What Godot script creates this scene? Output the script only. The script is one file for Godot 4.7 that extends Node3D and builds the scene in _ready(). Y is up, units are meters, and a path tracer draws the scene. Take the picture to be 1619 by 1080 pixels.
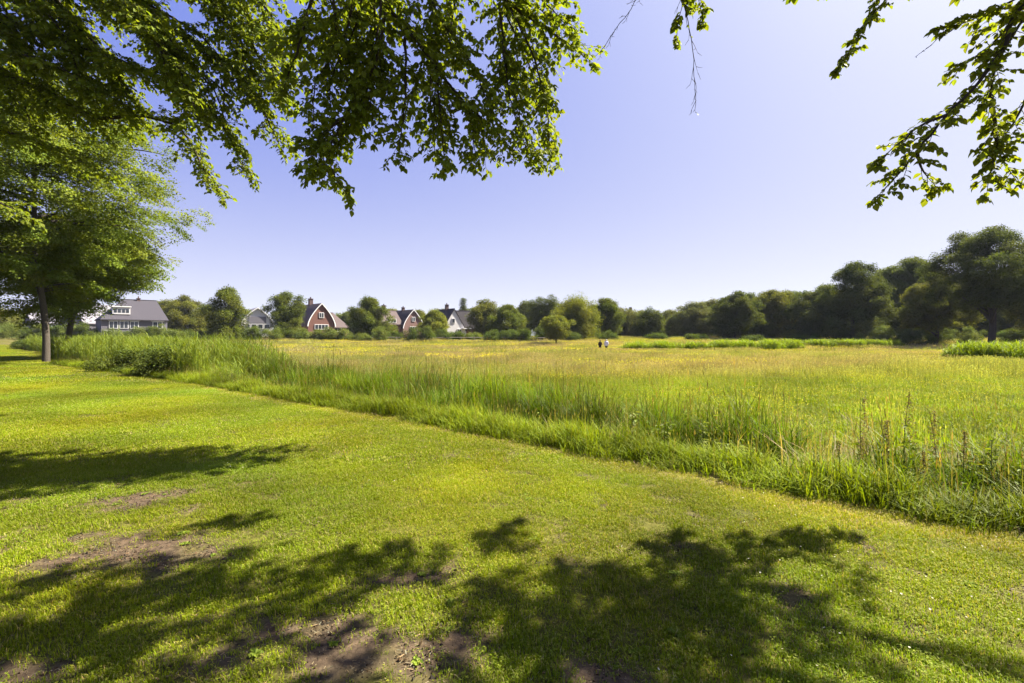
extends Node3D
# A mown lawn under overhanging trees beside a flowering meadow, houses and woods behind.
# Right = +x, away from the viewer = -z, metres.

const EYE := 1.7
var rng := RandomNumberGenerator.new()
var noise_a := FastNoiseLite.new()
var noise_b := FastNoiseLite.new()
var M := {}
# the edge between the mown lawn and the wild bank, from behind the viewer to the far left
var EDGE := PackedVector2Array([Vector2(16, 7), Vector2(8.2, -0.6), Vector2(4.3, -4.06), Vector2(3.58, -4.64), Vector2(2.76, -5.4), Vector2(1.64, -6.6),
	Vector2(-0.1, -8.1), Vector2(-2.85, -10.4), Vector2(-7.56, -14.1), Vector2(-14.2, -19.4), Vector2(-25.7, -27.6), Vector2(-33.0, -33.6), Vector2(-50, -50), Vector2(-64, -62), Vector2(-160, -150)])


func _ready() -> void:
	# --- camera, sky, sun, exposure -------------------------------------------------
	var cam := Camera3D.new()
	cam.name = "camera"
	cam.position = Vector3(0, EYE, 0)
	cam.near = 0.1
	cam.far = 1500.0
	cam.keep_aspect = Camera3D.KEEP_HEIGHT
	cam.projection = Camera3D.PROJECTION_FRUSTUM
	cam.size = 0.1 * 1080.0 / 764.0
	cam.frustum_offset = Vector2(0, -0.1 * 10.0 / 764.0)
	cam.current = true
	add_child(cam)
	var env := Environment.new()
	env.tonemap_mode = Environment.TONE_MAPPER_LINEAR
	env.tonemap_exposure = 4.9
	env.background_mode = Environment.BG_SKY
	env.background_energy_multiplier = 0.206
	var az := deg_to_rad(65.0)
	var el := deg_to_rad(48.0)
	var to_sun := Vector3(sin(az) * cos(el), sin(el), -cos(az) * cos(el))
	var sm := PanoramaSkyMaterial.new()
	sm.panorama = clear_sky(to_sun)
	env.fog_enabled = true
	env.fog_density = 0.0001
	env.fog_light_color = Color(0.86, 0.90, 1.0)
	var sky := Sky.new()
	sky.sky_material = sm
	env.sky = sky
	env.sdfgi_enabled = true
	env.ssao_enabled = true
	env.ssil_enabled = true
	var we := WorldEnvironment.new()
	we.name = "world_environment"
	we.environment = env
	add_child(we)
	var sun := DirectionalLight3D.new()
	sun.name = "sun"
	sun.light_energy = 1.6
	sun.light_color = Color(1.0, 0.965, 0.90)
	sun.light_angular_distance = 0.53
	sun.shadow_enabled = true
	sun.basis = Basis.looking_at(-to_sun)
	add_child(sun)

	rng.seed = 7
	noise_a.seed = 11
	noise_a.frequency = 0.09
	noise_a.fractal_octaves = 4
	noise_b.seed = 23
	noise_b.frequency = 0.7
	noise_b.fractal_octaves = 3
	materials()
	make_ground()
	lawn()
	bank()
	meadow()
	reed_beds()
	far_trees()
	houses()
	hedge_row()
	left_trees()
	near_trees()
	wild_plants()
	people()


# clear air: deep blue overhead, pale at the horizon, hazy white round the sun
func clear_sky(to_sun: Vector3) -> ImageTexture:
	var im := Image.create(512, 256, false, Image.FORMAT_RGBF)
	var zenith := Vector3(0.02, 0.115, 0.74)
	var rim := Vector3(0.95, 0.98, 1.08)
	var haze := Vector3(1.62, 1.60, 1.45)
	for j in 256:
		var up := PI * (0.5 - (j + 0.5) / 256.0)
		var f := pow(1.0 - sin(maxf(up, 0.0)), 3.7)
		for i in 512:
			var a := TAU * (i + 0.5) / 512.0
			var d := Vector3(sin(a) * cos(up), sin(up), -cos(a) * cos(up))
			var g := minf(1.0, 1.3 * exp(-rad_to_deg(d.angle_to(to_sun)) / 28.5))
			var c := zenith.lerp(rim, f).lerp(haze, g)
			if up < 0.0:
				c = Vector3(0.30, 0.32, 0.20)
			im.set_pixel(i, j, Color(c.x, c.y, c.z))
	return ImageTexture.create_from_image(im)


# --- helpers ------------------------------------------------------------------------
class MB:
	var v := PackedVector3Array()
	var n := PackedVector3Array()
	var c := PackedColorArray()
	var i := PackedInt32Array()

	func pt(p: Vector3, col: Color) -> int:
		v.append(p)
		c.append(col)
		return v.size() - 1

	func tri(a: Vector3, b: Vector3, d: Vector3, col := Color.WHITE) -> void:
		var k := v.size()
		v.append(a); v.append(b); v.append(d)
		c.append(col); c.append(col); c.append(col)
		i.append(k); i.append(k + 1); i.append(k + 2)

	func quad(a: Vector3, b: Vector3, d: Vector3, e: Vector3, col := Color.WHITE) -> void:
		var k := v.size()
		v.append(a); v.append(b); v.append(d); v.append(e)
		c.append(col); c.append(col); c.append(col); c.append(col)
		i.append(k); i.append(k + 1); i.append(k + 2)
		i.append(k); i.append(k + 2); i.append(k + 3)

	func box(at: Vector3, s: Vector3, col := Color.WHITE) -> void:
		var h := s * 0.5
		var p: Array[Vector3] = []
		for k in 8:
			p.append(at + Vector3(h.x if k & 1 else -h.x, h.y if k & 2 else -h.y, h.z if k & 4 else -h.z))
		quad(p[0], p[1], p[3], p[2], col); quad(p[5], p[4], p[6], p[7], col)
		quad(p[4], p[0], p[2], p[6], col); quad(p[1], p[5], p[7], p[3], col)
		quad(p[2], p[3], p[7], p[6], col); quad(p[4], p[5], p[1], p[0], col)

	func tube(pts: PackedVector3Array, r0: float, r1: float, sides := 6, col := Color.WHITE) -> void:
		var first := v.size()
		var m := pts.size()
		for k in m:
			var t := (pts[mini(k + 1, m - 1)] - pts[maxi(k - 1, 0)]).normalized()
			var u := t.cross(Vector3(0.31, 0.2, 0.93)).normalized()
			var w := t.cross(u)
			var r := lerpf(r0, r1, float(k) / float(m - 1))
			for s in sides:
				var a := TAU * s / sides
				var d := u * cos(a) + w * sin(a)
				v.append(pts[k] + d * r)
				n.append(d)
				c.append(col)
		for k in m - 1:
			for s in sides:
				var a0 := first + k * sides + s
				var a1 := first + k * sides + (s + 1) % sides
				i.append(a0); i.append(a1 + sides); i.append(a1)
				i.append(a0); i.append(a0 + sides); i.append(a1 + sides)

	func done(colors := true) -> ArrayMesh:
		var a := []
		a.resize(Mesh.ARRAY_MAX)
		a[Mesh.ARRAY_VERTEX] = v
		if n.size() == v.size():
			a[Mesh.ARRAY_NORMAL] = n
		if colors:
			a[Mesh.ARRAY_COLOR] = c
		a[Mesh.ARRAY_INDEX] = i
		var m := ArrayMesh.new()
		m.add_surface_from_arrays(Mesh.PRIMITIVE_TRIANGLES, a)
		return m


func lin(r: float, g: float, b: float) -> Color:
	return Color(r, g, b).linear_to_srgb()


func mat(called: String, c: Color, rough := 0.9, spec := 0.3) -> StandardMaterial3D:
	var m := StandardMaterial3D.new()
	m.resource_name = called
	m.albedo_color = c
	m.roughness = rough
	m.metallic_specular = spec
	M[called] = m
	return m


func plant_mat(called: String, through: float, tint: Color, rough := 0.55, spec := 0.3) -> void:
	var m := mat(called, Color.WHITE, rough, spec)
	m.vertex_color_use_as_albedo = true
	m.cull_mode = BaseMaterial3D.CULL_DISABLED
	if through > 0.0:
		m.backlight_enabled = true
		m.backlight = Color(tint.r * through, tint.g * through, tint.b * through).linear_to_srgb()


func grain(m: StandardMaterial3D, freq: float, lo: Color, hi: Color, scale: float, bump := 0.0) -> void:
	var fn := FastNoiseLite.new()
	fn.seed = hash(m.resource_name) % 1000
	fn.frequency = freq
	fn.fractal_octaves = 5
	var t := NoiseTexture2D.new()
	t.width = 512
	t.height = 512
	t.seamless = true
	t.noise = fn
	var g := Gradient.new()
	g.set_color(0, lo)
	g.set_color(1, hi)
	t.color_ramp = g
	m.albedo_texture = t
	m.uv1_triplanar = true
	m.uv1_world_triplanar = true
	m.uv1_scale = Vector3.ONE * scale
	if bump > 0.0:
		var h := NoiseTexture2D.new()
		h.width = 512
		h.height = 512
		h.seamless = true
		h.noise = fn
		m.heightmap_enabled = true
		m.heightmap_texture = h
		m.heightmap_scale = bump


func materials() -> void:
	var g := mat("soil", Color.WHITE, 0.95, 0.2)
	g.vertex_color_use_as_albedo = true
	grain(g, 0.02, Color(0.62, 0.62, 0.62), Color(1, 1, 1), 1.1, 1.2)
	plant_mat("grass", 0.8, Color(1.0, 1.0, 0.25), 0.6, 0.22)
	plant_mat("leaves", 1.1, Color(1.0, 0.97, 0.25), 0.6, 0.26)
	plant_mat("far_leaves", 0.75, Color(1.0, 1.0, 0.3), 0.75, 0.14)
	plant_mat("flower", 0.5, Color(1.0, 0.95, 0.4), 0.6, 0.2)
	var b := mat("bark", lin(0.085, 0.072, 0.058), 0.95, 0.2)
	grain(b, 0.03, Color(0.55, 0.55, 0.55), Color(1, 1, 1), 1.7, 3.0)
	var pb := mat("pale_bark", lin(0.15, 0.13, 0.105), 0.95, 0.2)
	grain(pb, 0.03, Color(0.45, 0.44, 0.42), Color(1, 1, 1), 1.5, 3.0)
	mat("twig", lin(0.045, 0.036, 0.028), 0.9, 0.2)
	for r in [["slate_roof", lin(0.065, 0.06, 0.074)], ["light_roof", lin(0.22, 0.21, 0.24)], ["brown_roof", lin(0.105, 0.078, 0.075)], ["dark_roof", lin(0.05, 0.043, 0.045)],
		["brick_wall", lin(0.19, 0.095, 0.075)], ["pink_brick", lin(0.24, 0.145, 0.125)], ["grey_wall", lin(0.17, 0.16, 0.19)], ["white_wall", lin(0.72, 0.70, 0.70)], ["chimney_brick", lin(0.13, 0.085, 0.075)], ["fence_wood", lin(0.24, 0.21, 0.17)]]:
		grain(mat(r[0], r[1], 0.85, 0.3), 0.05, Color(0.72, 0.72, 0.72), Color(1, 1, 1), 0.6)
	mat("white_paint", lin(0.66, 0.65, 0.64), 0.5, 0.4)
	mat("glass", lin(0.03, 0.035, 0.045), 0.08, 0.5)
	mat("skin", lin(0.42, 0.26, 0.19), 0.6, 0.4)
	mat("dark_coat", lin(0.022, 0.012, 0.013), 0.9, 0.2)
	mat("pale_shirt", lin(0.62, 0.60, 0.70), 0.85, 0.2)
	mat("black_trousers", lin(0.015, 0.015, 0.017), 0.9, 0.2)
	mat("dark_hair", lin(0.03, 0.02, 0.015), 0.7, 0.3)
	mat("grey_hair", lin(0.32, 0.30, 0.29), 0.7, 0.3)
	mat("shoe", lin(0.03, 0.025, 0.02), 0.6, 0.3)


func tag(o: Node, label: String, category: String, group := "", kind := "") -> void:
	o.set_meta("label", label)
	o.set_meta("category", category)
	if group:
		o.set_meta("group", group)
	if kind:
		o.set_meta("kind", kind)


var taken := {}
func base(called: String, at: Vector3, turn := 0.0) -> Node3D:
	var o := Node3D.new()
	taken[called] = taken.get(called, -1) + 1
	o.name = called if taken[called] == 0 else "%s_%03d" % [called, taken[called]]
	o.position = at
	o.rotation.y = turn
	add_child(o, true)
	return o


func part(called: String, m: Mesh, material: Material, parent: Node3D, at := Vector3.ZERO) -> MeshInstance3D:
	var o := MeshInstance3D.new()
	o.name = called
	o.mesh = m
	o.material_override = material
	o.position = at
	parent.add_child(o, true)
	return o


func copies(called: String, m: Mesh, material: Material, parent: Node, where: Array, tints: Array) -> MultiMeshInstance3D:
	var mm := MultiMesh.new()
	mm.transform_format = MultiMesh.TRANSFORM_3D
	mm.use_colors = true
	mm.mesh = m
	mm.instance_count = where.size()
	for k in where.size():
		var t: Transform3D = where[k]
		var c: Color = tints[k]
		mm.set_instance_transform(k, t)
		mm.set_instance_color(k, c)
	var o := MultiMeshInstance3D.new()
	o.name = called
	o.multimesh = mm
	o.material_override = material
	parent.add_child(o, true)
	return o


func rf(a: float, b: float) -> float:
	return rng.randf_range(a, b)


func ball() -> Vector3:
	while true:
		var p := Vector3(rf(-1, 1), rf(-1, 1), rf(-1, 1))
		if p.length_squared() <= 1.0 and p.length_squared() > 0.01:
			return p
	return Vector3.UP


func edge_distance(x: float, z: float) -> float:
	# positive on the meadow side
	var p := Vector2(x, z)
	var best := 1e9
	var side := 1.0
	for k in EDGE.size() - 1:
		var a := EDGE[k]
		var ab := EDGE[k + 1] - a
		var t := clampf((p - a).dot(ab) / ab.length_squared(), 0.0, 1.0)
		var d := p - a - ab * t
		var l := d.length_squared()
		if l < best:
			best = l
			side = 1.0 if ab.cross(d) > 0.0 else -1.0
	return side * sqrt(best)


func ter_s(x: float, z: float, s: float) -> float:
	var y := 0.05 * noise_a.get_noise_2d(x * 1.5, z * 1.5) + 0.014 * noise_b.get_noise_2d(x * 3.0, z * 3.0)
	y -= 0.05 * smoothstep(-1.2, 0.2, s)
	y -= 1.05 * smoothstep(0.5, 1.7, s) - 0.45 * smoothstep(2.5, 3.2, s)
	y += 1.4 * smoothstep(65.0, 112.0, -z)
	return y


func ter(x: float, z: float) -> float:
	return ter_s(x, z, edge_distance(x, z))


func bare(x: float, z: float) -> float:
	# worn soil under the branches, 0..1
	var m := 0.0
	for w in [[-2.95, -3.75, 1.25, 0.55], [-0.95, -2.62, 0.95, 0.52], [-0.62, -3.35, 0.5, 0.28], [-3.9, -4.9, 1.3, 0.45], [0.55, -2.42, 0.5, 0.2], [-3.0, -2.4, 0.9, 0.3]]:
		var dx: float = (x - w[0]) / w[2]
		var dz: float = (z - w[1]) / w[3]
		m = maxf(m, 1.0 - sqrt(dx * dx + dz * dz))
	return smoothstep(0.0, 0.75, m + 0.75 * noise_b.get_noise_2d(x * 2.6, z * 2.6)) if m > -0.6 else 0.0


func make_ground() -> void:
	var mb := MB.new()
	var nx := 400
	var nz := 360
	var zs := PackedFloat32Array()
	var a := 7.4
	for k in nz:
		zs.append(-3.0 - 600.0 * sinh(a * (float(k) / (nz - 1) * 1.35 - 0.35)) / sinh(a))
	for j in nz:
		for k in nx:
			var x := 700.0 * sinh(a * (float(k) / (nx - 1) * 2.0 - 1.0)) / sinh(a)
			var z := zs[j]
			var s := edge_distance(x, z)
			var col: Color
			var nn := noise_a.get_noise_2d(x * 4.0, z * 4.0)
			if s < 0.0:
				col = Color(0.085, 0.085, 0.018).lerp(Color(0.12, 0.115, 0.022), 0.5 + nn)
				col = col.lerp(Color(0.108, 0.078, 0.05), bare(x, z))
				col = col.lerp(Color(0.27, 0.22, 0.08), 0.8 * smoothstep(-0.45, -0.2, s + 0.3 * nn))
			else:
				col = Color(0.10, 0.09, 0.03).lerp(Color(0.15, 0.13, 0.04), 0.5 + nn)
			mb.pt(Vector3(x, ter_s(x, z, s), z), col)
	for j in nz - 1:
		for k in nx - 1:
			var q := j * nx + k
			mb.i.append_array([q, q + nx + 1, q + 1, q, q + nx, q + nx + 1])
	for k in mb.v.size():
		mb.n.append(Vector3.UP)
	for j in range(1, nz - 1):
		for k in range(1, nx - 1):
			var q := j * nx + k
			var nrm := (mb.v[q + nx] - mb.v[q - nx]).cross(mb.v[q + 1] - mb.v[q - 1]).normalized()
			mb.n[q] = nrm if nrm.y > 0.0 else -nrm
	var o := part("ground", mb.done(), M.soil, self)
	o.set_meta("kind", "structure")
	o.set_meta("label", "mown lawn, grassy ditch and level meadow ground")
	o.set_meta("category", "ground")


# --- grass, flowers and reeds ---------------------------------------------------------
func blade(mb: MB, p: Vector3, yaw: float, h: float, w: float, lean: float, col: Color) -> void:
	var d := Vector3(cos(yaw), 0, sin(yaw))
	var s := Vector3(-d.z, 0, d.x) * w * 0.5
	var mid := p + Vector3.UP * h * 0.55 + d * lean * h * 0.22
	var tip := p + Vector3.UP * h * (1.0 - 0.25 * lean) + d * lean * h * 0.8
	mb.quad(p - s, p + s, mid + s * 0.85, mid - s * 0.85, col)
	mb.tri(mid - s * 0.85, mid + s * 0.85, tip, col)


func vary(c: Color, amount: float) -> Color:
	var k := 1.0 + rf(-amount, amount)
	var w := rf(-amount, amount) * 0.4
	return Color(c.r * k * (1.0 + w), c.g * k, c.b * k * (1.0 - w))


func spot(r: float) -> Vector3:
	return Vector3(rf(-r, r), 0, rf(-r, r))


func turf_mesh(n: int, r: float, h0: float, h1: float, w: float, clover: int) -> ArrayMesh:
	var mb := MB.new()
	for k in n:
		var c := Color(0.187, 0.235, 0.008)
		var u := rng.randf()
		if u < 0.10:
			c = Color(0.36, 0.30, 0.11)
		elif u < 0.40:
			c = Color(0.136, 0.185, 0.008)
		blade(mb, spot(r), rf(0, TAU), rf(h0, h1), w * rf(0.7, 1.3), rf(0.2, 1.1), vary(c, 0.25))
	for k in clover:
		var p := spot(r) + Vector3.UP * rf(h0 * 0.7, h1)
		var up := (Vector3.UP + ball() * 0.5).normalized()
		var u := up.cross(Vector3(rf(-1, 1), 0, rf(-1, 1))).normalized()
		var col := vary(Color(0.18, 0.205, 0.022), 0.25)
		var q := w * rf(1.3, 2.2)
		for l in 3:
			var d := u.rotated(up, l * TAU / 3.0)
			var e := up.cross(d)
			mb.quad(p, p + d * q * 0.6 + e * q * 0.5, p + d * q * 1.05 + up * q * 0.15, p + d * q * 0.6 - e * q * 0.5, col)
	return mb.done()


func tall_mesh(n: int, r: float, h0: float, h1: float, w: float, green: Color, stems: int, sh0: float, sh1: float, head: Color, headw: float) -> ArrayMesh:
	var mb := MB.new()
	for k in n:
		blade(mb, spot(r), rf(0, TAU), rf(h0, h1), w * rf(0.6, 1.3), rf(0.15, 1.0), vary(green, 0.3))
	for k in stems:
		var p := spot(r)
		var yaw := rf(0, TAU)
		var h := rf(sh0, sh1)
		var d := Vector3(cos(yaw), 0, sin(yaw)) * rf(0.05, 0.3) * h
		var sc := vary(head.lerp(green, 0.45), 0.2)
		var top := p + Vector3.UP * h + d
		var s := Vector3(-sin(yaw), 0, cos(yaw)) * w * 0.3
		mb.quad(p - s, p + s, top + s * 0.5, top - s * 0.5, sc)
		var hc := vary(head, 0.25)
		var hl := rf(0.10, 0.2) * clampf(h, 0.4, 1.0)
		var b := top - (Vector3.UP * h + d).normalized() * hl * 0.2
		var e := b + (Vector3.UP + d * 1.2 / h).normalized() * hl
		for q in 2:
			var hw := Vector3(cos(yaw + q * 1.57), 0, sin(yaw + q * 1.57)) * headw * rf(0.6, 1.2)
			mb.quad(b, b.lerp(e, 0.4) + hw, e, b.lerp(e, 0.4) - hw, hc)
	return mb.done()


func flower_mesh(n: int, r: float, h0: float, h1: float, size: float, col: Color) -> ArrayMesh:
	var mb := MB.new()
	for k in n:
		var p := spot(r) + Vector3.UP * rf(h0, h1)
		var up := (Vector3.UP + ball() * 0.7).normalized()
		var u := up.cross(Vector3(rf(-1, 1), 0.1, rf(-1, 1))).normalized()
		var q := size * rf(0.7, 1.2)
		var c := vary(col, 0.15)
		for l in 5:
			var d := u.rotated(up, l * TAU / 5.0)
			var d2 := u.rotated(up, (l + 1) * TAU / 5.0)
			mb.tri(p, p + d * q + up * q * 0.4, p + d2 * q + up * q * 0.4, c)
	return mb.done()


# Scatters patches over rows of ground between two depths; what() gives [scale, height scale, tint] or null.
func cover(parent: Node3D, called: String, meshes: Array, material: Material, step: float, d0: float, d1: float, what: Callable, margin := 2.5) -> void:
	var where: Array = []
	var tints: Array = []
	for k in meshes:
		where.append([])
		tints.append([])
	var d := d0
	while d < d1:
		var half := 1.08 * d + margin
		var x := -half
		while x < half:
			var px := x + rf(-0.5, 0.5) * step
			var pz := -(d + rf(-0.5, 0.5) * step)
			x += step
			var s := edge_distance(px, pz)
			var got = what.call(px, pz, s)
			if got == null:
				continue
			var v := rng.randi() % meshes.size()
			var b := Basis(Vector3.UP, rf(0, TAU)).scaled(Vector3(got[0], got[0] * got[1], got[0]))
			where[v].append(Transform3D(b, Vector3(px, ter_s(px, pz, s) - 0.004, pz)))
			tints[v].append(got[2])
		d += step
	for k in meshes.size():
		if where[k].size():
			copies(called, meshes[k], material, parent, where[k], tints[k])


func stuff(called: String, label: String, category: String) -> Node3D:
	var o := base(called, Vector3.ZERO)
	tag(o, label, category, "", "stuff")
	return o


func tone(x: float, z: float, amount: float) -> float:
	return 1.0 + amount * (noise_a.get_noise_2d(x * 3.0 + 50.0, z * 3.0) * 1.6 + 0.5 * noise_b.get_noise_2d(x * 1.2, z * 1.2))


func lawn_tint(x: float, z: float, s: float) -> Color:
	var k := tone(x, z, 0.38)
	var y := noise_a.get_noise_2d(x * 2.2 - 90.0, z * 2.2 + 31.0)
	var c := Color(k * (1.0 + 0.28 * y), k, k * (1.0 - 0.5 * y))
	# dry cut grass lies along the mown edge
	var dry := smoothstep(-0.75, -0.2, s + 0.35 * noise_b.get_noise_2d(x, z))
	return c.lerp(Color(1.75, 1.35, 3.2) * k, 0.75 * dry)


func lawn() -> void:
	var o := stuff("lawn_grass", "short mown yellow-green lawn grass and clover", "grass")
	var near := []
	var mid := []
	var far := []
	for k in 4:
		near.append(turf_mesh(640, 0.17, 0.015, 0.045, 0.0038, 60))
	for k in 3:
		mid.append(turf_mesh(800, 0.34, 0.02, 0.048, 0.007, 60))
		far.append(turf_mesh(900, 0.9, 0.02, 0.05, 0.018, 30))
	cover(o, "turf", near, M.grass, 0.2, 1.5, 6.4, func(x, z, s):
		if s > 0.15:
			return null
		var b := bare(x, z)
		if rng.randf() < b * 0.9:
			return null
		return [1.0 - 0.5 * b, rf(0.85, 1.2) * (1.0 + 0.3 * noise_b.get_noise_2d(x, z)), lawn_tint(x, z, s)])
	cover(o, "turf", mid, M.grass, 0.4, 6.4, 17.0, func(x, z, s):
		return null if s > 0.15 else [1.0, rf(0.9, 1.12), lawn_tint(x, z, s)])
	cover(o, "turf", far, M.grass, 1.05, 17.0, 75.0, func(x, z, s):
		return null if s > 0.2 else [1.0, rf(0.9, 1.12), lawn_tint(x, z, s)], 6.0)
	var w := stuff("clover_flowers", "tiny white clover heads dotted through the mown lawn", "flowers")
	cover(w, "clover_head", [flower_mesh(5, 0.3, 0.04, 0.055, 0.006, Color(0.62, 0.58, 0.45)), flower_mesh(3, 0.3, 0.04, 0.055, 0.006, Color(0.6, 0.55, 0.4))], M.flower, 0.5, 2.0, 12.0, func(x, z, s):
		if s > -0.2 or bare(x, z) > 0.3:
			return null
		var q = noise_a.get_noise_2d(x * 3.0 + 7.0, z * 3.0) + 0.10 * x - 0.1
		return null if q < rf(-0.1, 0.5) else [1.0, 1.0, Color.WHITE])
	# broad-leaved weeds round the worn soil
	var mb := MB.new()
	for k in 9:
		var a := k * 2.4
		var d := Vector3(cos(a), 0, sin(a))
		var e := Vector3(-d.z, 0, d.x)
		var l := rf(0.03, 0.06)
		var c := vary(Color(0.15, 0.20, 0.025), 0.2)
		mb.quad(Vector3.UP * 0.01, d * l * 0.6 + e * l * 0.28 + Vector3.UP * 0.025, d * l + Vector3.UP * 0.016, d * l * 0.6 - e * l * 0.28 + Vector3.UP * 0.025, c)
	var weeds := stuff("lawn_weeds", "small broad-leaved weed rosettes growing in the lawn and worn soil", "weeds")
	cover(weeds, "rosette", [mb.done()], M.grass, 0.13, 2.0, 9.0, func(x, z, s):
		if s > -0.3 or rng.randf() > 0.02 + 0.4 * maxf(0.0, noise_a.get_noise_2d(x * 5.0, z * 5.0 + 9.0)) + 0.03 * bare(x, z):
			return null
		return [rf(0.4, 1.0), 1.0, Color.WHITE * tone(x, z, 0.3)])
	# thin grass coming through the soil
	var sprig := turf_mesh(26, 0.06, 0.015, 0.045, 0.004, 2)
	cover(o, "turf", [sprig, turf_mesh(18, 0.05, 0.012, 0.04, 0.004, 4)], M.grass, 0.09, 2.0, 6.4, func(x, z, s):
		var b := bare(x, z)
		return null if b < 0.1 or rng.randf() > 0.85 - 0.45 * b else [rf(0.6, 1.2), 1.0, lawn_tint(x, z, s)])
	# dead stalks and crumbs of litter on the soil
	var lb := MB.new()
	for k in 60:
		var p := spot(0.2) + Vector3.UP * rf(0.004, 0.014)
		var a := rf(0, TAU)
		var l := rf(0.005, 0.03)
		var w2 := rf(0.001, 0.003)
		var d := Vector3(cos(a), rf(-0.1, 0.2), sin(a)) * l
		var e := Vector3(-sin(a), 0.3, cos(a)) * w2
		mb_quad(lb, p, d, e, vary(Color(0.22, 0.175, 0.105), 0.5))
	for k in 90:
		var p := spot(0.2)
		var q := rf(0.003, 0.011)
		var c := vary(Color(0.10, 0.074, 0.048), 0.5)
		var a := p + ball() * q + Vector3.UP * q
		var b := p + Vector3(q, 0, rf(-q, q))
		var d := p + Vector3(-q, 0, q * 0.7)
		var e := p + Vector3(rf(-q, q), 0, -q)
		lb.tri(a, b, d, c); lb.tri(a, d, e, c); lb.tri(a, e, b, c)
	var litter := stuff("soil_litter", "dry stalks and crumbs lying on the worn soil", "litter")
	cover(litter, "stalks", [lb.done()], M.grass, 0.2, 2.0, 6.0, func(x, z, s):
		return null if bare(x, z) < 0.15 else [rf(0.7, 1.2), 1.0, Color.WHITE])


func mb_quad(mb: MB, p: Vector3, d: Vector3, e: Vector3, c: Color) -> void:
	mb.quad(p - e, p + d - e, p + d + e, p + e, c)


func reedy(x: float, z: float, s: float) -> float:
	# how far the tall reeds of the ditch grow here, 0..1
	var q := smoothstep(-8.0, -13.0, x) * smoothstep(0.6, 1.5, s) * (1.0 - smoothstep(4.6 + 0.12 * maxf(0.0, -x - 10.0), 6.0 + 0.14 * maxf(0.0, -x - 10.0), s))
	return q


func bank() -> void:
	var o := stuff("bank_grass", "long bright green grass on the ditch bank beside the lawn", "grass")
	var near := []
	var wild := []
	for k in 4:
		near.append(tall_mesh(135, 0.2, 0.15, 0.5, 0.0095, Color(0.145, 0.195, 0.012), 3, 0.35, 0.6, Color(0.28, 0.25, 0.09), 0.005))
		wild.append(tall_mesh(125, 0.24, 0.3, 1.05, 0.016, Color(0.095, 0.14, 0.010), 3, 0.7, 1.1, Color(0.22, 0.18, 0.08), 0.008))
	cover(o, "tussock", near, M.grass, 0.26, 2.6, 30.0, func(x, z, s):
		if s < 0.06 or s > 1.45:
			return null
		var k := tone(x, z, 0.45)
		var h := (0.6 + 0.45 * smoothstep(0.0, 0.7, s)) * (0.82 + 0.5 * noise_b.get_noise_2d(x * 0.8, z * 0.8))
		return [1.15, maxf(0.3, h), Color(k * 1.05, k, k)])
	cover(o, "tussock", wild, M.grass, 0.3, 3.0, 30.0, func(x, z, s):
		var reach: float = s + 3.2 * noise_b.get_noise_2d(x * 0.35, z * 0.35) + 3.4 * smoothstep(-1.0, 3.0, x)
		if s < 2.35 or s > 9.0 or rng.randf() < maxf(0.12, smoothstep(6.0, 8.4, reach)):
			return null
		var k := tone(x, z, 0.5) * (1.0 + 0.9 * noise_b.get_noise_2d(x * 0.9, z * 0.9 + 40.0))
		var h := (1.0 - 0.5 * smoothstep(4.0, 8.0, s)) * (1.0 + 0.95 * noise_b.get_noise_2d(x * 0.75, z * 0.75 + 40.0))
		k = maxf(k, 0.5)
		return [rf(0.85, 1.3), maxf(0.3, h), Color(k * rf(0.9, 1.15), k, k)])
	# leafy weeds and last year's dry stalks among the long grass
	var herbs := [herb_mesh(5, 0.3, 0.4, 0.85, 0.06, Color(0.13, 0.165, 0.022), 8), herb_mesh(4, 0.3, 0.35, 0.75, 0.075, Color(0.16, 0.19, 0.026), 6), herb_mesh(3, 0.28, 0.4, 0.9, 0.05, Color(0.15, 0.16, 0.04), 26), herb_mesh(5, 0.28, 0.3, 0.7, 0.045, Color(0.12, 0.15, 0.02), 12)]
	var weeds := stuff("bank_weeds", "leafy weeds and dry brown stalks mixed through the long bank grass", "weeds")
	cover(weeds, "weed", herbs, M.grass, 0.5, 3.2, 20.0, func(x, z, s):
		if s < 0.5 or s > 7.5:
			return null
		var q := noise_a.get_noise_2d(x * 4.0 + 300.0, z * 4.0) + 0.08 * smoothstep(0.0, 5.0, x)
		return null if q + 0.12 * smoothstep(0.8, 2.0, s) * (1.0 - smoothstep(4.0, 5.5, s)) < rf(-0.45, 0.36) or (x > 4.5 and z > -5.5) else [rf(0.7, 1.15), rf(0.8, 1.2), Color.WHITE * tone(x, z, 0.5)])
	# brown stems stand in the ditch itself
	var stems := []
	for k in 3:
		stems.append(tall_mesh(40, 0.22, 0.2, 0.5, 0.006, Color(0.085, 0.10, 0.018), 22, 0.5, 0.95, Color(0.12, 0.085, 0.055), 0.005))
	var dstuff := stuff("ditch_stems", "brownish upright stems standing in the shaded ditch", "weeds")
	cover(dstuff, "stems", stems, M.grass, 0.42, 3.0, 26.0, func(x, z, s):
		return null if s < 1.6 or s > 3.1 else [1.0, rf(0.4, 0.9), Color.WHITE * tone(x, z, 0.4)])


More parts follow.
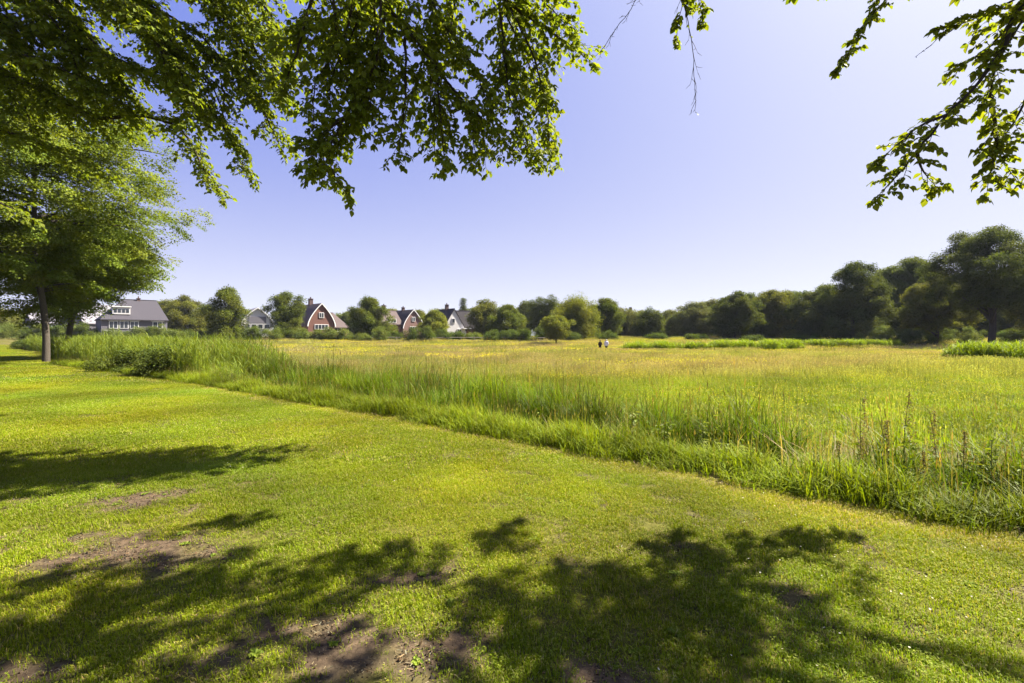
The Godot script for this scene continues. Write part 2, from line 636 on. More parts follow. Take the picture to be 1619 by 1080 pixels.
func herb_mesh(stems: int, r: float, h0: float, h1: float, leaf: float, col: Color, dry: int) -> ArrayMesh:
	var mb := MB.new()
	for k in stems:
		var p := spot(r)
		var h := rf(h0, h1)
		var top := p + Vector3(rf(-0.2, 0.2) * h, h, rf(-0.2, 0.2) * h)
		var s := Vector3(rf(-1, 1), 0, rf(-1, 1)).normalized() * 0.004
		mb.quad(p - s, p + s, top + s * 0.5, top - s * 0.5, vary(col, 0.3))
		for l in int(h * 22):
			big_leaf(mb, p.lerp(top, rf(0.2, 1.0)), rf(0, TAU), leaf * rf(0.5, 1.2), 0.5, vary(col, 0.35))
	for k in dry:
		var p := spot(r)
		var a := rf(0, TAU)
		blade(mb, p, a, rf(h0, h1) * 1.1, 0.008, rf(0.1, 1.1), vary(Color(0.34, 0.27, 0.15), 0.35))
	return mb.done()


func meadow_tint(x: float, z: float) -> Color:
	var d := -z
	var k := tone(x * 0.5, z * 0.9, 0.30) * (1.0 + 0.5 * smoothstep(34.0, 14.0, -z) * noise_b.get_noise_2d(x * 0.7, z * 0.7))
	var n := noise_a.get_noise_2d(x * 0.35, z * 1.1)
	var tan_ := clampf(0.55 + 1.4 * n, 0.0, 1.0) * smoothstep(17.0, 30.0, d - 0.3 * maxf(0.0, x))
	var c := Color(0.87, 1.05, 0.9).lerp(Color(1.12, 1.05, 1.75), tan_)
	return c * k


func meadow() -> void:
	var o := stuff("meadow_grass", "tall flowering meadow grass with tan and pinkish seed heads", "grass")
	var near := []
	var mid := []
	var far := []
	for k in 3:
		near.append(tall_mesh(260, 0.42, 0.05, 0.22, 0.014, Color(0.185, 0.205, 0.014), 18, 0.18, 0.34, Color(0.34, 0.28, 0.12), 0.009))
		mid.append(tall_mesh(260, 0.8, 0.1, 0.32, 0.02, Color(0.19, 0.195, 0.02), 120, 0.28, 0.5, Color(0.37, 0.31, 0.15), 0.017))
		far.append(tall_mesh(240, 1.6, 0.1, 0.34, 0.05, Color(0.20, 0.195, 0.022), 150, 0.28, 0.5, Color(0.38, 0.32, 0.15), 0.04))
	var grow := func(x, z, s):
		if s < 5.4 or rng.randf() > smoothstep(5.0, 8.0, s) or reedy(x, z, s) > 0.5:
			return null
		return [1.15, rf(0.6, 1.25) * (1.0 + 0.6 * noise_b.get_noise_2d(x * 0.7, z * 0.7)), meadow_tint(x, z)]
	cover(o, "sward", near, M.grass, 0.6, 6.0, 26.0, grow, 4.0)
	cover(o, "sward", mid, M.grass, 1.2, 26.0, 52.0, grow, 4.0)
	cover(o, "sward", far, M.grass, 2.4, 52.0, 116.0, grow, 6.0)
	var f := stuff("buttercups", "bright yellow buttercups spread in drifts over the meadow", "flowers")
	var small := flower_mesh(60, 0.6, 0.3, 0.55, 0.014, Color(0.60, 0.54, 0.015))
	var large := flower_mesh(80, 1.6, 0.35, 0.6, 0.035, Color(0.60, 0.54, 0.015))
	cover(f, "buttercup", [small], M.flower, 1.0, 8.0, 34.0, func(x, z, s):
		if s < 5.5 or noise_a.get_noise_2d(x * 0.8 + 200.0, z * 0.8) + 0.004 * x < rf(0.0, 0.5):
			return null
		return [1.0, 1.0, Color.WHITE])
	cover(f, "buttercup", [large], M.flower, 1.8, 34.0, 112.0, func(x, z, s):
		var band := smoothstep(50.0, 62.0, -z) * smoothstep(60.0, -10.0, x)
		if s < 6.0 or noise_a.get_noise_2d(x * 0.5 + 200.0, z * 1.2) + 0.25 * band < rf(0.0, 0.35):
			return null
		return [1.0, 1.0, Color.WHITE])


func reed_mesh(n: int, r: float, h0: float, h1: float, w: float, col: Color) -> ArrayMesh:
	var mb := MB.new()
	for k in n:
		var p := spot(r)
		var h := rf(h0, h1)
		var yaw := rf(0, TAU)
		var c := vary(col, 0.28)
		blade(mb, p, yaw, h, w, rf(0.0, 0.22), c)
		for l in 4:
			var a := yaw + rf(-1, 1) + l * 2.4
			var q := p + Vector3.UP * h * rf(0.35, 0.85)
			var d := Vector3(cos(a), rf(0.7, 1.6), sin(a)).normalized() * rf(0.25, 0.5)
			var e := Vector3(-sin(a), 0, cos(a)) * w * rf(0.5, 0.9)
			mb.quad(q - e * 0.6, q + e * 0.6, q + d * 0.6 + e * 0.7, q + d * 0.6 - e * 0.7, c)
			mb.tri(q + d * 0.6 - e * 0.7, q + d * 0.6 + e * 0.7, q + d + Vector3(cos(a), -0.3, sin(a)) * 0.12, c)
	return mb.done()


func reed_beds() -> void:
	var o := stuff("ditch_reeds", "tall green reeds filling the ditch below the two leaning trees", "reeds")
	var m := []
	for k in 3:
		m.append(reed_mesh(34, 0.35, 1.2, 2.1, 0.024, Color(0.125, 0.165, 0.024)))
	cover(o, "reed", m, M.grass, 0.5, 12.0, 62.0, func(x, z, s):
		if rng.randf() > reedy(x, z, s) or x > -8.0:
			return null
		var k := tone(x, z, 0.4)
		return [1.0, (0.62 + 0.5 * smoothstep(-8.5, -14.5, x)) * rf(0.9, 1.1) * (1.0 + 0.2 * noise_b.get_noise_2d(x, z)), Color(k * 1.05, k, k)], 14.0)
	var lime := []
	for k in 3:
		lime.append(reed_mesh(44, 0.6, 1.15, 1.95, 0.045, Color(0.20, 0.265, 0.010)))
	for bed in [["bright lime-green reed bed in front of the dark wood, behind the meadow", Vector2(15.16, -66.00), Vector2(26.42, -65.00), 4.0, 0.9], ["bright lime-green reed bed in front of the dark wood, behind the meadow", Vector2(26.42, -65.00), Vector2(39.35, -66.00), 5.5, 1.0],
		["thin far strip of lime reeds close under the wood edge", Vector2(41.83, -76.00), Vector2(63.35, -78.00), 2.5, 0.85],
		["tall lime-green reed clump in front of the big broad oak-like tree", Vector2(37.32, -41.00), Vector2(48.52, -39.00), 5.0, 1.05]]:
		var r := stuff("reed_bed", bed[0], "reeds")
		var a: Vector2 = bed[1]
		var b: Vector2 = bed[2]
		var across := (b - a).orthogonal().normalized()
		var where := [[], [], []]
		var tints := [[], [], []]
		var count := int(a.distance_to(b) * bed[3] * 1.3)
		for k in count:
			var t := rng.randf()
			var p: Vector2 = a.lerp(b, t) + across * rf(-0.5, 0.5) * bed[3] * sin(PI * clampf(t * 0.9 + 0.07, 0.0, 1.0))
			var v := k % 3
			var h: float = bed[4] * rf(0.85, 1.12) * (0.6 + 0.4 * smoothstep(0.0, 0.12, t) * smoothstep(1.0, 0.9, t))
			where[v].append(Transform3D(Basis(Vector3.UP, rf(0, TAU)).scaled(Vector3(1, h, 1)), Vector3(p.x, ter(p.x, p.y), p.y)))
			tints[v].append(Color.WHITE * rf(0.8, 1.2))
		for v in 3:
			copies("reed", lime[v], M.grass, r, where[v], tints[v])


# --- trees and shrubs -------------------------------------------------------------------
func clump_mesh(n: int, leaf: float, flat: float, hang := 0.0) -> ArrayMesh:
	var mb := MB.new()
	for k in n:
		var p := ball()
		p.y *= flat
		p.y -= hang * Vector2(p.x, p.z).length()
		var up := (Vector3.UP + ball() * 1.1).normalized()
		var d := up.cross(ball()).normalized()
		var e := up.cross(d)
		var l := leaf * rf(0.7, 1.3)
		mb.quad(p, p + d * l * 0.5 + e * l * 0.32, p + d * l, p + d * l * 0.5 - e * l * 0.32, vary(Color.WHITE, 0.3))
	return mb.done()


var clumps := {}
func clump_set(kind: String) -> Array:
	if not clumps.has(kind):
		var a := []
		for k in 4:
			match kind:
				"far": a.append(clump_mesh(85, 0.22, 0.6))
				"shrub": a.append(clump_mesh(90, 0.20, 0.75))
				"needle": a.append(clump_mesh(90, 0.15, 0.45))
				"weep": a.append(clump_mesh(85, 0.20, 1.3))
				"spray": a.append(clump_mesh(64, 0.21, 0.3, 0.3))
		clumps[kind] = a
	return clumps[kind]


# crown: lobes of [centre, radius], leaves laid as clumps on and in them
func crown(parent: Node3D, lobes: Array, kind: String, size: float, dense: float, col: Color, called := "crown") -> void:
	var set_ := clump_set(kind)
	var where := []
	var tints := []
	for k in set_.size():
		where.append([])
		tints.append([])
	for l in lobes:
		var c: Vector3 = l[0]
		var r: float = l[1]
		var count := int(dense * 4.0 * PI * r * r / (size * size)) + 3
		var lc := vary(col, 0.16)
		for k in count:
			var d := ball().normalized()
			if d.y < -0.3 and rng.randf() < 0.5:
				d.y = -d.y
			var p := c + d * r * (rf(0.55, 1.0) + 0.3 * pow(rng.randf(), 5.0)) * Vector3(1, 0.82, 1)
			var up := (Vector3.UP * 0.9 + d * 0.6 + ball() * 0.3).normalized()
			var b := Basis(Quaternion(Vector3.UP, up)) * Basis(Vector3.UP, rf(0, TAU))
			var v := rng.randi() % set_.size()
			where[v].append(Transform3D(b.scaled(Vector3.ONE * size * rf(0.7, 1.3)), p))
			tints[v].append(vary(lc, 0.14))
	var first: Node = null
	for v in set_.size():
		if where[v].size():
			if first == null:
				first = copies(called, set_[v], M.far_leaves, parent, where[v], tints[v])
				first.set_meta("kind", "stuff")
			else:
				copies("leaves", set_[v], M.far_leaves, first, where[v], tints[v]).set_meta("kind", "stuff")


func bent(a: Vector3, b: Vector3, sag: float, n := 5) -> PackedVector3Array:
	var pts := PackedVector3Array()
	var off := ball() * a.distance_to(b) * 0.07
	for k in n + 1:
		var t := float(k) / n
		pts.append(a.lerp(b, t) + (off + Vector3.UP * sag) * sin(PI * t))
	return pts


# form: round, tall, weep, cone, pine
func tree(called: String, label: String, x: float, z: float, top: float, r: float, form: String, col: Color, low := 0.12, group := "", bark := "bark", size := 1.0, dense := 0.85) -> Node3D:
	var g := ter(x, z)
	var o := base(called, Vector3(x, g, z))
	tag(o, label, "tree" if called != "garden_shrub" and called != "wild_bush" else "shrub", group)
	var h := top - g
	var y0 := h * low
	var hc := (h - y0) * 0.5
	var lobes := []
	var cy := y0 + hc
	var turn := rf(0, TAU)
	if form == "cone":
		for k in 14:
			var t := k / 13.0
			var rr := r * (1.0 - t * 0.85)
			for q in 3:
				var a := rf(0, TAU)
				lobes.append([Vector3(cos(a) * rr * 0.5, y0 + (h - y0) * t * 0.95, sin(a) * rr * 0.5), maxf(0.35, rr * 0.55)])
	else:
		# uneven lobes laid round the crown's profile, from the top down
		var n := 58 if form != "shrub" else 14
		lobes.append([Vector3(0, cy, 0), minf(r, hc) * 0.6])
		lobes.append([Vector3(0, y0 + hc * 0.6, 0), minf(r, hc) * 0.55])
		for k in n:
			var v := 1.0 - (k + 0.5) / n
			v = clampf(v + rf(-0.06, 0.06), 0.0, 1.0)
			var bulge := 1.0 - pow(absf(v - 0.42) / 0.6, 2.3)
			if v < 0.42:
				bulge = 1.0 - (0.55 if low > 0.15 else 0.18) * pow((0.42 - v) / 0.42, 2.0)
			if form == "pine":
				bulge = 0.35 + 0.65 * smoothstep(0.0, 0.75, v) * sqrt(maxf(0.0, 1.0 - pow(maxf(0.0, v - 0.75) * 4.0, 2.0)))
			var lr := r * rf(0.11, 0.27)
			var q := maxf(0.0, r * sqrt(maxf(0.0, bulge)) * (1.0 + 0.22 * sin(2.0 * (k * 2.4) + turn) + 0.16 * sin(5.0 * v + turn)) - lr * 0.85) * rf(0.55, 1.12)
			var a := k * 2.39996 + rf(-0.5, 0.5)
			lobes.append([Vector3(cos(a) * q, y0 + lr * 0.7 + v * maxf(0.1, h - y0 - lr * 1.6) * (1.0 + (rf(-0.08, 0.05) if v > 0.75 else 0.0)), sin(a) * q), lr])
	var mb := MB.new()
	var tr := clampf(h * 0.022, 0.05, 0.55)
	if form != "shrub":
		mb.tube(bent(Vector3(0, -0.15, 0), Vector3(rf(-0.03, 0.03) * h, cy * 0.95, rf(-0.03, 0.03) * h), 0.0, 6), tr * 1.25, tr * 0.55, 8)
	else:
		for k in 4:
			var a := k * 1.6 + rf(-0.3, 0.3)
			mb.tube(bent(Vector3(0.1 * cos(a), -0.1, 0.1 * sin(a)), Vector3(cos(a) * r * 0.4, cy, sin(a) * r * 0.4), 0.1), 0.04, 0.02, 5)
	part("trunk" if form != "shrub" else "stems", mb.done(false), M[bark], o)
	if form != "shrub":
		for k in range(3, mini(lobes.size(), 60), 5):
			var lb := MB.new()
			var c: Vector3 = lobes[k][0]
			lb.tube(bent(Vector3(0, clampf(c.y * 0.55, y0 * 0.8, cy * 0.9), 0), c, h * 0.01), tr * 0.4, tr * 0.1, 5)
			part("limb", lb.done(false), M[bark], o)
	crown(o, lobes, {"round": "far", "tall": "far", "weep": "weep", "cone": "needle", "pine": "needle", "shrub": "shrub"}[form], size, dense, col)
	return o


func far_trees() -> void:
	var dark := Color(0.082, 0.10, 0.022)
	var olive := Color(0.13, 0.138, 0.026)
	var mid := Color(0.108, 0.13, 0.022)
	var light := Color(0.17, 0.185, 0.03)
	var grey := Color(0.13, 0.14, 0.05)
	# the wood on the sunny side of the meadow
	var list := [
		["broadleaf_tree", "tallest broad dark tree with thick bare trunk behind the lime reed clump", 69.3, -70.0, 17.5, 7.5, "round", dark, 0.28],
		["broadleaf_tree", "broad tree with yellowish spreading boughs against the tallest dark tree", 81.9, -74.0, 14.8, 5.8, "round", olive, 0.2],
		["broadleaf_tree", "small slim-trunked tree with light olive leaves left of the tallest tree's trunk", 71.8, -82.0, 11.1, 5.6, "round", olive, 0.22],
		["broadleaf_tree", "high round-topped tree showing sky gaps, behind the dark dome-shaped tree", 85.8, -104.0, 18.7, 7.4, "round", mid, 0.18],
		["broadleaf_tree", "very dark dome-shaped tree reaching down to the meadow", 65.3, -92.0, 15.3, 6.3, "round", dark, 0.0],
		["broadleaf_tree", "dense low tree tucked beside the dark dome-shaped tree", 60.6, -98.0, 10.8, 4.6, "round", dark, 0.0],
		["broadleaf_tree", "wide feathery tree with paler top between two dark ones", 57.2, -106.0, 11.8, 6.1, "round", olive, 0.0],
		["broadleaf_tree", "dark rounded tree with paler feathery neighbour", 47.1, -102.0, 10.9, 5.1, "round", dark, 0.0],
		["broadleaf_tree", "greyish feathery tree at the low middle of the wood edge", 42.0, -112.0, 9.2, 5.0, "round", grey, 0.0],
		["broadleaf_tree", "small dark tree in the dip of the wood edge", 31.5, -110.0, 7.6, 3.2, "round", dark, 0.0],
		["broadleaf_tree", "pale grey-green tree below the distant chimney", 28.5, -118.0, 7.7, 4.0, "weep", grey, 0.0],
		["broadleaf_tree", "tall narrow tree with dark top and pale hanging foliage", 21.8, -112.0, 10.6, 3.5, "tall", mid, 0.0],
		["broadleaf_tree", "large pale green weeping tree behind the walkers", 14.2, -104.0, 9.6, 5.2, "weep", light, 0.0],
		["pine_tree", "flat-topped dark pine rising behind the weeping tree", 7.9, -122.0, 11.6, 4.2, "pine", dark, 0.25],
		["broadleaf_tree", "rounded mid-green tree beside the flat-topped pine", -1.0, -112.0, 8.7, 4.4, "round", mid, 0.0],
		["broadleaf_tree", "broad green tree with the white-chimney roof at its side", -6.6, -122.0, 10.2, 4.2, "round", olive, 0.0],
		["conifer_tree", "pointed dark conifer above the dark roof", -15.0, -150.0, 13.1, 2.6, "cone", dark, 0.1],
		["broadleaf_tree", "bright yellow-green tree between the brick arch gable and white gable", -18.1, -112.0, 7.4, 3.2, "round", light, 0.0],
		["broadleaf_tree", "spiky-topped green tree between the two brick arch-gabled houses", -31.4, -106.0, 9.9, 4.2, "round", mid, 0.0],
		["broadleaf_tree", "leafy tree beside the arch-gabled house with the white trim", -48.5, -104.0, 11.1, 3.5, "round", mid, 0.0],
		["broadleaf_tree", "large round tree before the pale-gabled house", -56.7, -96.0, 11.2, 3.8, "round", mid, 0.0],
		["broadleaf_tree", "olive tree behind the hedge near the grey-roofed house", -85.3, -126.0, 11.8, 5.6, "round", olive, 0.0],
		["broadleaf_tree", "low olive tree touching the grey roof's end", -96.0, -134.0, 11.5, 4.2, "round", olive, 0.0],
		["broadleaf_tree", "small crooked-trunked apple-like tree standing alone on the meadow", 7.6, -84.0, 5.1, 2.6, "round", light, 0.22],
	]
	for t in list:
		var size := 1.0 if -t[3] > 90.0 else 0.78
		tree(t[0], t[1], t[2], t[3], t[4], t[5], t[6], t[7], t[8], "", "bark", size, rf(0.6, 0.85) if -t[3] > 90.0 else 0.6)
	# trees closing the view behind
	for b in [[30, 496, 40, 150], [100, 488, 36, 155], [160, 484, 30, 160], [330, 484, 30, 150], [480, 490, 34, 165], [550, 492, 26, 160], [620, 488, 30, 170], [660, 491, 28, 175], [700, 489, 30, 165],
		[745, 486, 26, 160], [830, 480, 28, 150], [885, 478, 30, 150], [935, 484, 28, 148], [975, 488, 26, 150], [1015, 493, 30, 150], [1060, 492, 28, 146], [1120, 476, 36, 140], [1185, 466, 36, 138], [1250, 463, 38, 136],
		[1310, 450, 44, 134], [1390, 430, 46, 132], [1480, 425, 50, 128], [1530, 430, 54, 110], [1610, 420, 60, 112], [1700, 400, 70, 105], [-60, 470, 60, 130]]:
		var d: float = b[3]
		var back := "distant tree behind the dark wood along the meadow"
		if b[0] < 200:
			back = "distant tree behind the grey-roofed houses and leaning trees"
		elif b[0] < 730:
			back = "distant tree showing behind the arch-gabled brick houses"
		elif b[0] < 1070:
			back = "distant tree behind the weeping tree and the pine"
		tree("distant_tree", back, (b[0] - 809.5) / 764.0 * d, -d, EYE + (530 - b[1]) / 764.0 * d, b[2] / 764.0 * d, "round", [olive, dark, mid, grey][int(b[0]) % 4], 0.03, "closing row of trees", "bark", 1.35, 0.7)


func hedge_row() -> void:
	var mid := Color(0.085, 0.115, 0.024)
	var light := Color(0.135, 0.165, 0.04)
	var grp := "garden shrubs along the far meadow edge"
	var px := -10.0
	var k := 0
	while px < 862.0:
		var d := rf(97.0, 104.0) - 0.006 * px
		var hh := rf(1.7, 3.3) * (1.0 + 0.5 * smoothstep(170.0, 90.0, px))
		var r := rf(1.5, 2.4)
		var x := (px - 809.5) / 764.0 * d
		var pale := rng.randf() < 0.4
		tree("garden_shrub", ("pale green garden shrub in the hedge row below the houses" if pale else "mid-green garden shrub in the hedge row below the houses"), x, -d, ter(x, -d) + hh, r, "shrub", light if pale else mid, 0.0, grp, "twig", 0.62, 0.8)
		px += rf(1.2, 1.9) * r / d * 764.0
		k += 1
	for b in [[1395, 514, 30, 84, light], [1440, 520, 24, 80, mid], [1475, 512, 28, 86, light], [1530, 518, 26, 84, light], [1600, 517, 24, 82, mid], [1100, 528, 20, 98, mid], [1190, 530, 18, 92, mid], [1270, 530, 22, 92, mid], [1040, 527, 18, 100, mid], [960, 524, 18, 98, mid], [905, 526, 16, 96, mid]]:
		var d: float = b[3]
		tree("wild_bush", ("low pale green bush growing under the wood edge" if b[4] == light else "low green bush growing at the foot of the wood edge"), (b[0] - 809.5) / 764.0 * d, -d, EYE + (530 - b[1]) / 764.0 * d, b[2] / 764.0 * d, "shrub", b[4], 0.0, "bushes under the wood", "twig", 0.6, 0.8)
	for q in 16:
		var d := rf(116.0, 122.0)
		var x := 14.0 + q * 8.2
		tree("wild_bush", "tall undergrowth bush closing the gaps behind the wood trunks", x, -d, ter(x, -d) + rf(3.5, 5.5), rf(4.0, 5.2), "shrub", mid, 0.0, "undergrowth behind the wood", "twig", 1.2, 0.75)
	# bushes along the ditch at the lawn
	tree("wild_bush", "dense dark green bush rooted in the ditch among the tall reeds", -15.0, -21.1, 1.25, 1.35, "shrub", Color(0.07, 0.09, 0.018), 0.0, "", "twig", 0.42, 0.75)
	tree("wild_bush", "leafy bush at the foot of the second leaning tree", -18.4, -23.6, 1.1, 1.6, "shrub", Color(0.09, 0.115, 0.022), 0.0, "", "twig", 0.42, 0.75)
	tree("wild_bush", "small round bush out on the lawn's far edge beyond the leaning trees", -54.0, -55.5, 1.2, 1.7, "shrub", mid, 0.0, "small bushes at the far lawn edge", "twig", 0.35, 0.9)
	tree("wild_bush", "small round bush out on the lawn's far edge beyond the leaning trees", -61.0, -60.5, 1.2, 1.9, "shrub", mid, 0.0, "small bushes at the far lawn edge", "twig", 0.35, 0.9)
	# post and rail fence below the hedge
	var f := base("wooden_fence", Vector3.ZERO)
	tag(f, "low grey wooden post and rail fence before the garden hedge", "fence")
	var post := BoxMesh.new()
	post.size = Vector3(0.14, 1.1, 0.14)
	var a := Vector2(-30.5, -95.5)
	var b2 := Vector2(8.0, -93.5)
	var n := 15
	for q in n + 1:
		var p := a.lerp(b2, float(q) / n)
		part("post", post, M.fence_wood, f, Vector3(p.x, ter(p.x, p.y) + 0.5, p.y))
	for q in n:
		var p := a.lerp(b2, float(q) / n)
		var p2 := a.lerp(b2, float(q + 1) / n)
		for yy in [0.45, 0.92]:
			var mb := MB.new()
			mb.tube(PackedVector3Array([Vector3(p.x, ter(p.x, p.y) + yy, p.y + 0.1), Vector3(p2.x, ter(p2.x, p2.y) + yy, p2.y + 0.1)]), 0.06, 0.06, 4)
			part("rail", mb.done(false), M.fence_wood, f)
	var f2 := base("garden_gate_fence", Vector3.ZERO)
	tag(f2, "short brown rail fence behind the ditch reeds", "fence")
	for q in 5:
		var x := -42.0 + q * 2.6
		part("post", post, M.fence_wood, f2, Vector3(x, ter(x, -62.0) + 0.5, -62.0))
	for yy in [0.5, 0.95]:
		var mb := MB.new()
		mb.tube(PackedVector3Array([Vector3(-42.0, ter(-42.0, -61.9) + yy, -61.9), Vector3(-31.6, ter(-31.6, -61.9) + yy, -61.9)]), 0.05, 0.05, 4)
		part("rail", mb.done(false), M.fence_wood, f2)


func left_trees() -> void:
	# the two leaning trees at the lawn edge
	for t in [
		["broadleaf_tree", "big leafy tree at the lawn edge with sprays drooping over its leaning trunk", Vector3(-29.9, 0, -31.0), Vector3(-30.6, 6.5, -31.0), 8.7, 18.6, 4.0, 0.21, 5],
		["broadleaf_tree", "smaller leaning tree with pale sunlit trunk behind the bigger lawn-edge tree", Vector3(-33.6, 0, -36.4), Vector3(-32.4, 6.0, -36.4), 5.4, 11.5, 5.2, 0.22, 6]]:
		var b: Vector3 = t[2]
		b.y = ter(b.x, b.z)
		var o := base(t[0], b)
		tag(o, t[1], "tree")
		var top: Vector3 = t[3] - b
		var tr: float = t[7]
		var mb := MB.new()
		var pts := bent(Vector3(0, -0.2, 0), top, 0.0, 7)
		mb.tube(pts, tr, tr * 0.7, 10)
		mb.tube(bent(top, Vector3(top.x, t[5] * 0.9, 0), 0.0, 6), tr * 0.7, 0.05, 8)
		part("trunk", mb.done(false), M.pale_bark, o)
		var r: float = t[4]
		var h: float = t[5]
		var y0: float = t[6]
		# boughs leave the trunk all round; flat leaf sprays lie along them and droop at the tips
		var set_ := clump_set("spray")
		var where := [[], [], [], []]
		var tints := [[], [], [], []]
		var n := 170
		for k in n:
			var v := (k + 0.5) / n
			var a := k * 2.39996 + rf(-0.5, 0.5)
			var rr := r * (sqrt(maxf(0.03, 1.0 - pow((v - 0.45) / 0.58, 2.0))) if v > 0.45 else 1.0 - (0.6 if cos(a) > 0.0 else 0.4) * pow((0.45 - v) / 0.45, 1.1)) * rf(0.6, 1.06)
			var yy := lerpf(y0, h, v)
			if v < 0.2:
				yy += (1.1 * cos(a) - rf(0.0, 0.7)) * (1.0 - v / 0.2)
			if cos(a) > 0.0 and v < 0.35:
				yy += 1.5 * cos(a) * (1.0 - v / 0.35)
			var tip := Vector3(top.x * 0.9 + cos(a) * rr, yy, sin(a) * rr)
			var from := Vector3(top.x * clampf(yy / 6.5, 0.3, 1.0), clampf(yy - rr * 0.12, 2.4, h * 0.93), 0)
			var c := bent(from, tip, 0.09 * rr, 8)
			if k % 5 == 0:
				var lb := MB.new()
				lb.tube(c, 0.03 + 0.012 * rr, 0.015, 5)
				part("limb", lb.done(false), M.bark, o)
			var tone_ := vary(Color(0.148, 0.185, 0.022), 0.22)
			for q in int(6 + rr * 3.0):
				var u := 1.0 - pow(rng.randf(), 1.5) * 0.72
				var f := u * 8.0
				var i0 := mini(int(f), 7)
				var dir := (c[i0 + 1] - c[i0]).normalized()
				var p := c[i0].lerp(c[i0 + 1], f - i0) + Vector3(rf(-1, 1), rf(-0.5, 0.5) - 0.25 * u, rf(-1, 1)) * (0.35 + 0.09 * rr)
				var up := (Vector3.UP + dir * 0.45 + ball() * 0.35).normalized()
				var bs := Basis(Quaternion(Vector3.UP, up)) * Basis(Vector3.UP, rf(0, TAU))
				var w := rng.randi() % 4
				where[w].append(Transform3D(bs.scaled(Vector3.ONE * rf(0.45, 0.85)), p))
				tints[w].append(vary(tone_, 0.16))
		var mass := copies("crown", set_[0], M.far_leaves, o, where[0], tints[0])
		mass.set_meta("kind", "stuff")
		for w in range(1, 4):
			copies("leaves", set_[w], M.far_leaves, mass, where[w], tints[w]).set_meta("kind", "stuff")


# --- the overhanging trees close by ------------------------------------------------------
var leaf_mesh: ArrayMesh
var wood: MB
var thin: MB
var leaf_at: Array = []


func make_leaf() -> ArrayMesh:
	# pointed oval, folded a little along its midrib, tip at +z
	var mb := MB.new()
	var n := 4
	for side in [-1.0, 1.0]:
		for k in n:
			var t0 := float(k) / n
			var t1 := float(k + 1) / n
			var w0 := 0.36 * sin(PI * pow(t0, 0.85))
			var w1 := 0.36 * sin(PI * pow(t1, 0.85)) if k < n - 1 else 0.0
			var a0 := Vector3(0, -0.22 * t0 * t0, t0)
			var a1 := Vector3(0, -0.22 * t1 * t1, t1)
			var b0 := a0 + Vector3(side * w0, 0.28 * w0, 0)
			var b1 := a1 + Vector3(side * w1, 0.28 * w1, 0)
			if k == 0:
				mb.tri(a0, a1, b1)
			elif k == n - 1:
				mb.tri(a0, a1, b0)
			else:
				mb.quad(a0, a1, b1, b0)
	return mb.done()


func put_leaf(p: Vector3, along: Vector3, size: float) -> void:
	var up := (Vector3.UP * 1.0 + ball() * 0.75).normalized()
	var z := (along.normalized() + ball() * 0.4 + Vector3.DOWN * 0.25).normalized()
	var x := up.cross(z).normalized()
	var y := z.cross(x)
	leaf_at.append(Transform3D(Basis(x, y, z) * size * rf(0.45, 1.25), p))


func twig(p: Vector3, d: Vector3, l: float, leaf: float, depth: int, leafy: float) -> void:
	var pts := PackedVector3Array([p])
	var n := maxi(3, int(l / 0.09))
	var dir := d.normalized()
	var side := 1.0
	var at := p
	for k in n:
		dir = (dir + ball() * 0.22 + Vector3.DOWN * 0.045).normalized()
		at += dir * l / n
		pts.append(at)
		side = -side
		var out := dir.cross(Vector3.UP).normalized() * side
		if depth > 0 and k > 0:
			twig(at, dir * 0.75 + out * rf(0.5, 0.9) + ball() * 0.25, l * rf(0.3, 0.5) * (1.15 - float(k) / n * 0.5), leaf, depth - 1, leafy)
		if rng.randf() < leafy and (depth < 2 or k > n / 2):
			put_leaf(at, dir * 0.5 + out, leaf)
			if rng.randf() < 0.6:
				put_leaf(at - dir * 0.03, dir * 0.5 - out, leaf)
	if rng.randf() < leafy:
		put_leaf(at, dir, leaf * 1.1)
	thin.tube(pts, 0.0035 + 0.006 * l, 0.0018, 3)


func curve(pts: Array, n: int) -> PackedVector3Array:
	var c := Curve3D.new()
	for k in pts.size():
		var a: Vector3 = pts[maxi(k - 1, 0)]
		var b: Vector3 = pts[mini(k + 1, pts.size() - 1)]
		c.add_point(pts[k], (a - b) / 6.0, (b - a) / 6.0)
	var out := PackedVector3Array()
	for k in n + 1:
		out.append(c.sample_baked(c.get_baked_length() * k / n))
	return out


# a bough through pts; twigs leave it from the share f0 of its length on
func bough(pts: Array, r0: float, r1: float, f0: float, gap: float, l0: float, l1: float, leaf: float, leafy := 0.92, depth := 1) -> void:
	var total := 0.0
	for k in pts.size() - 1:
		total += pts[k].distance_to(pts[k + 1])
	var n := maxi(6, int(total / 0.12))
	var c := curve(pts, n)
	for k in range(1, c.size() - 1):
		c[k] += ball() * 0.018 * minf(1.0, total)
	wood.tube(c, r0, r1, 6)
	var s := f0 * total
	var side := 1.0
	while s < total:
		var f := s / total * n
		var k := mini(int(f), n - 1)
		var p := c[k].lerp(c[k + 1], f - k)
		var t := (c[k + 1] - c[k]).normalized()
		var out := t.cross(Vector3.UP).normalized() * side
		side = -side
		var share := (s / total - f0) / maxf(0.01, 1.0 - f0)
		twig(p, t * 0.8 + out * rf(0.4, 1.0) + ball() * 0.5, lerpf(l0, l1, share) * rf(0.6, 1.2), leaf, depth, leafy)
		s += gap * rf(0.6, 1.4)
	twig(c[n], c[n] - c[n - 1], l1 * 0.8, leaf, depth, leafy)


func shifted(pts: Array, side: float, deep: float) -> Array:
	var off := Vector3(rf(-side, side), rf(0.0, side * 0.8), -rf(0.3, deep))
	var out := []
	for k in pts.size():
		out.append(pts[k] + off * (0.6 + 0.4 * k / (pts.size() - 1)) + ball() * side * 0.25)
	return out


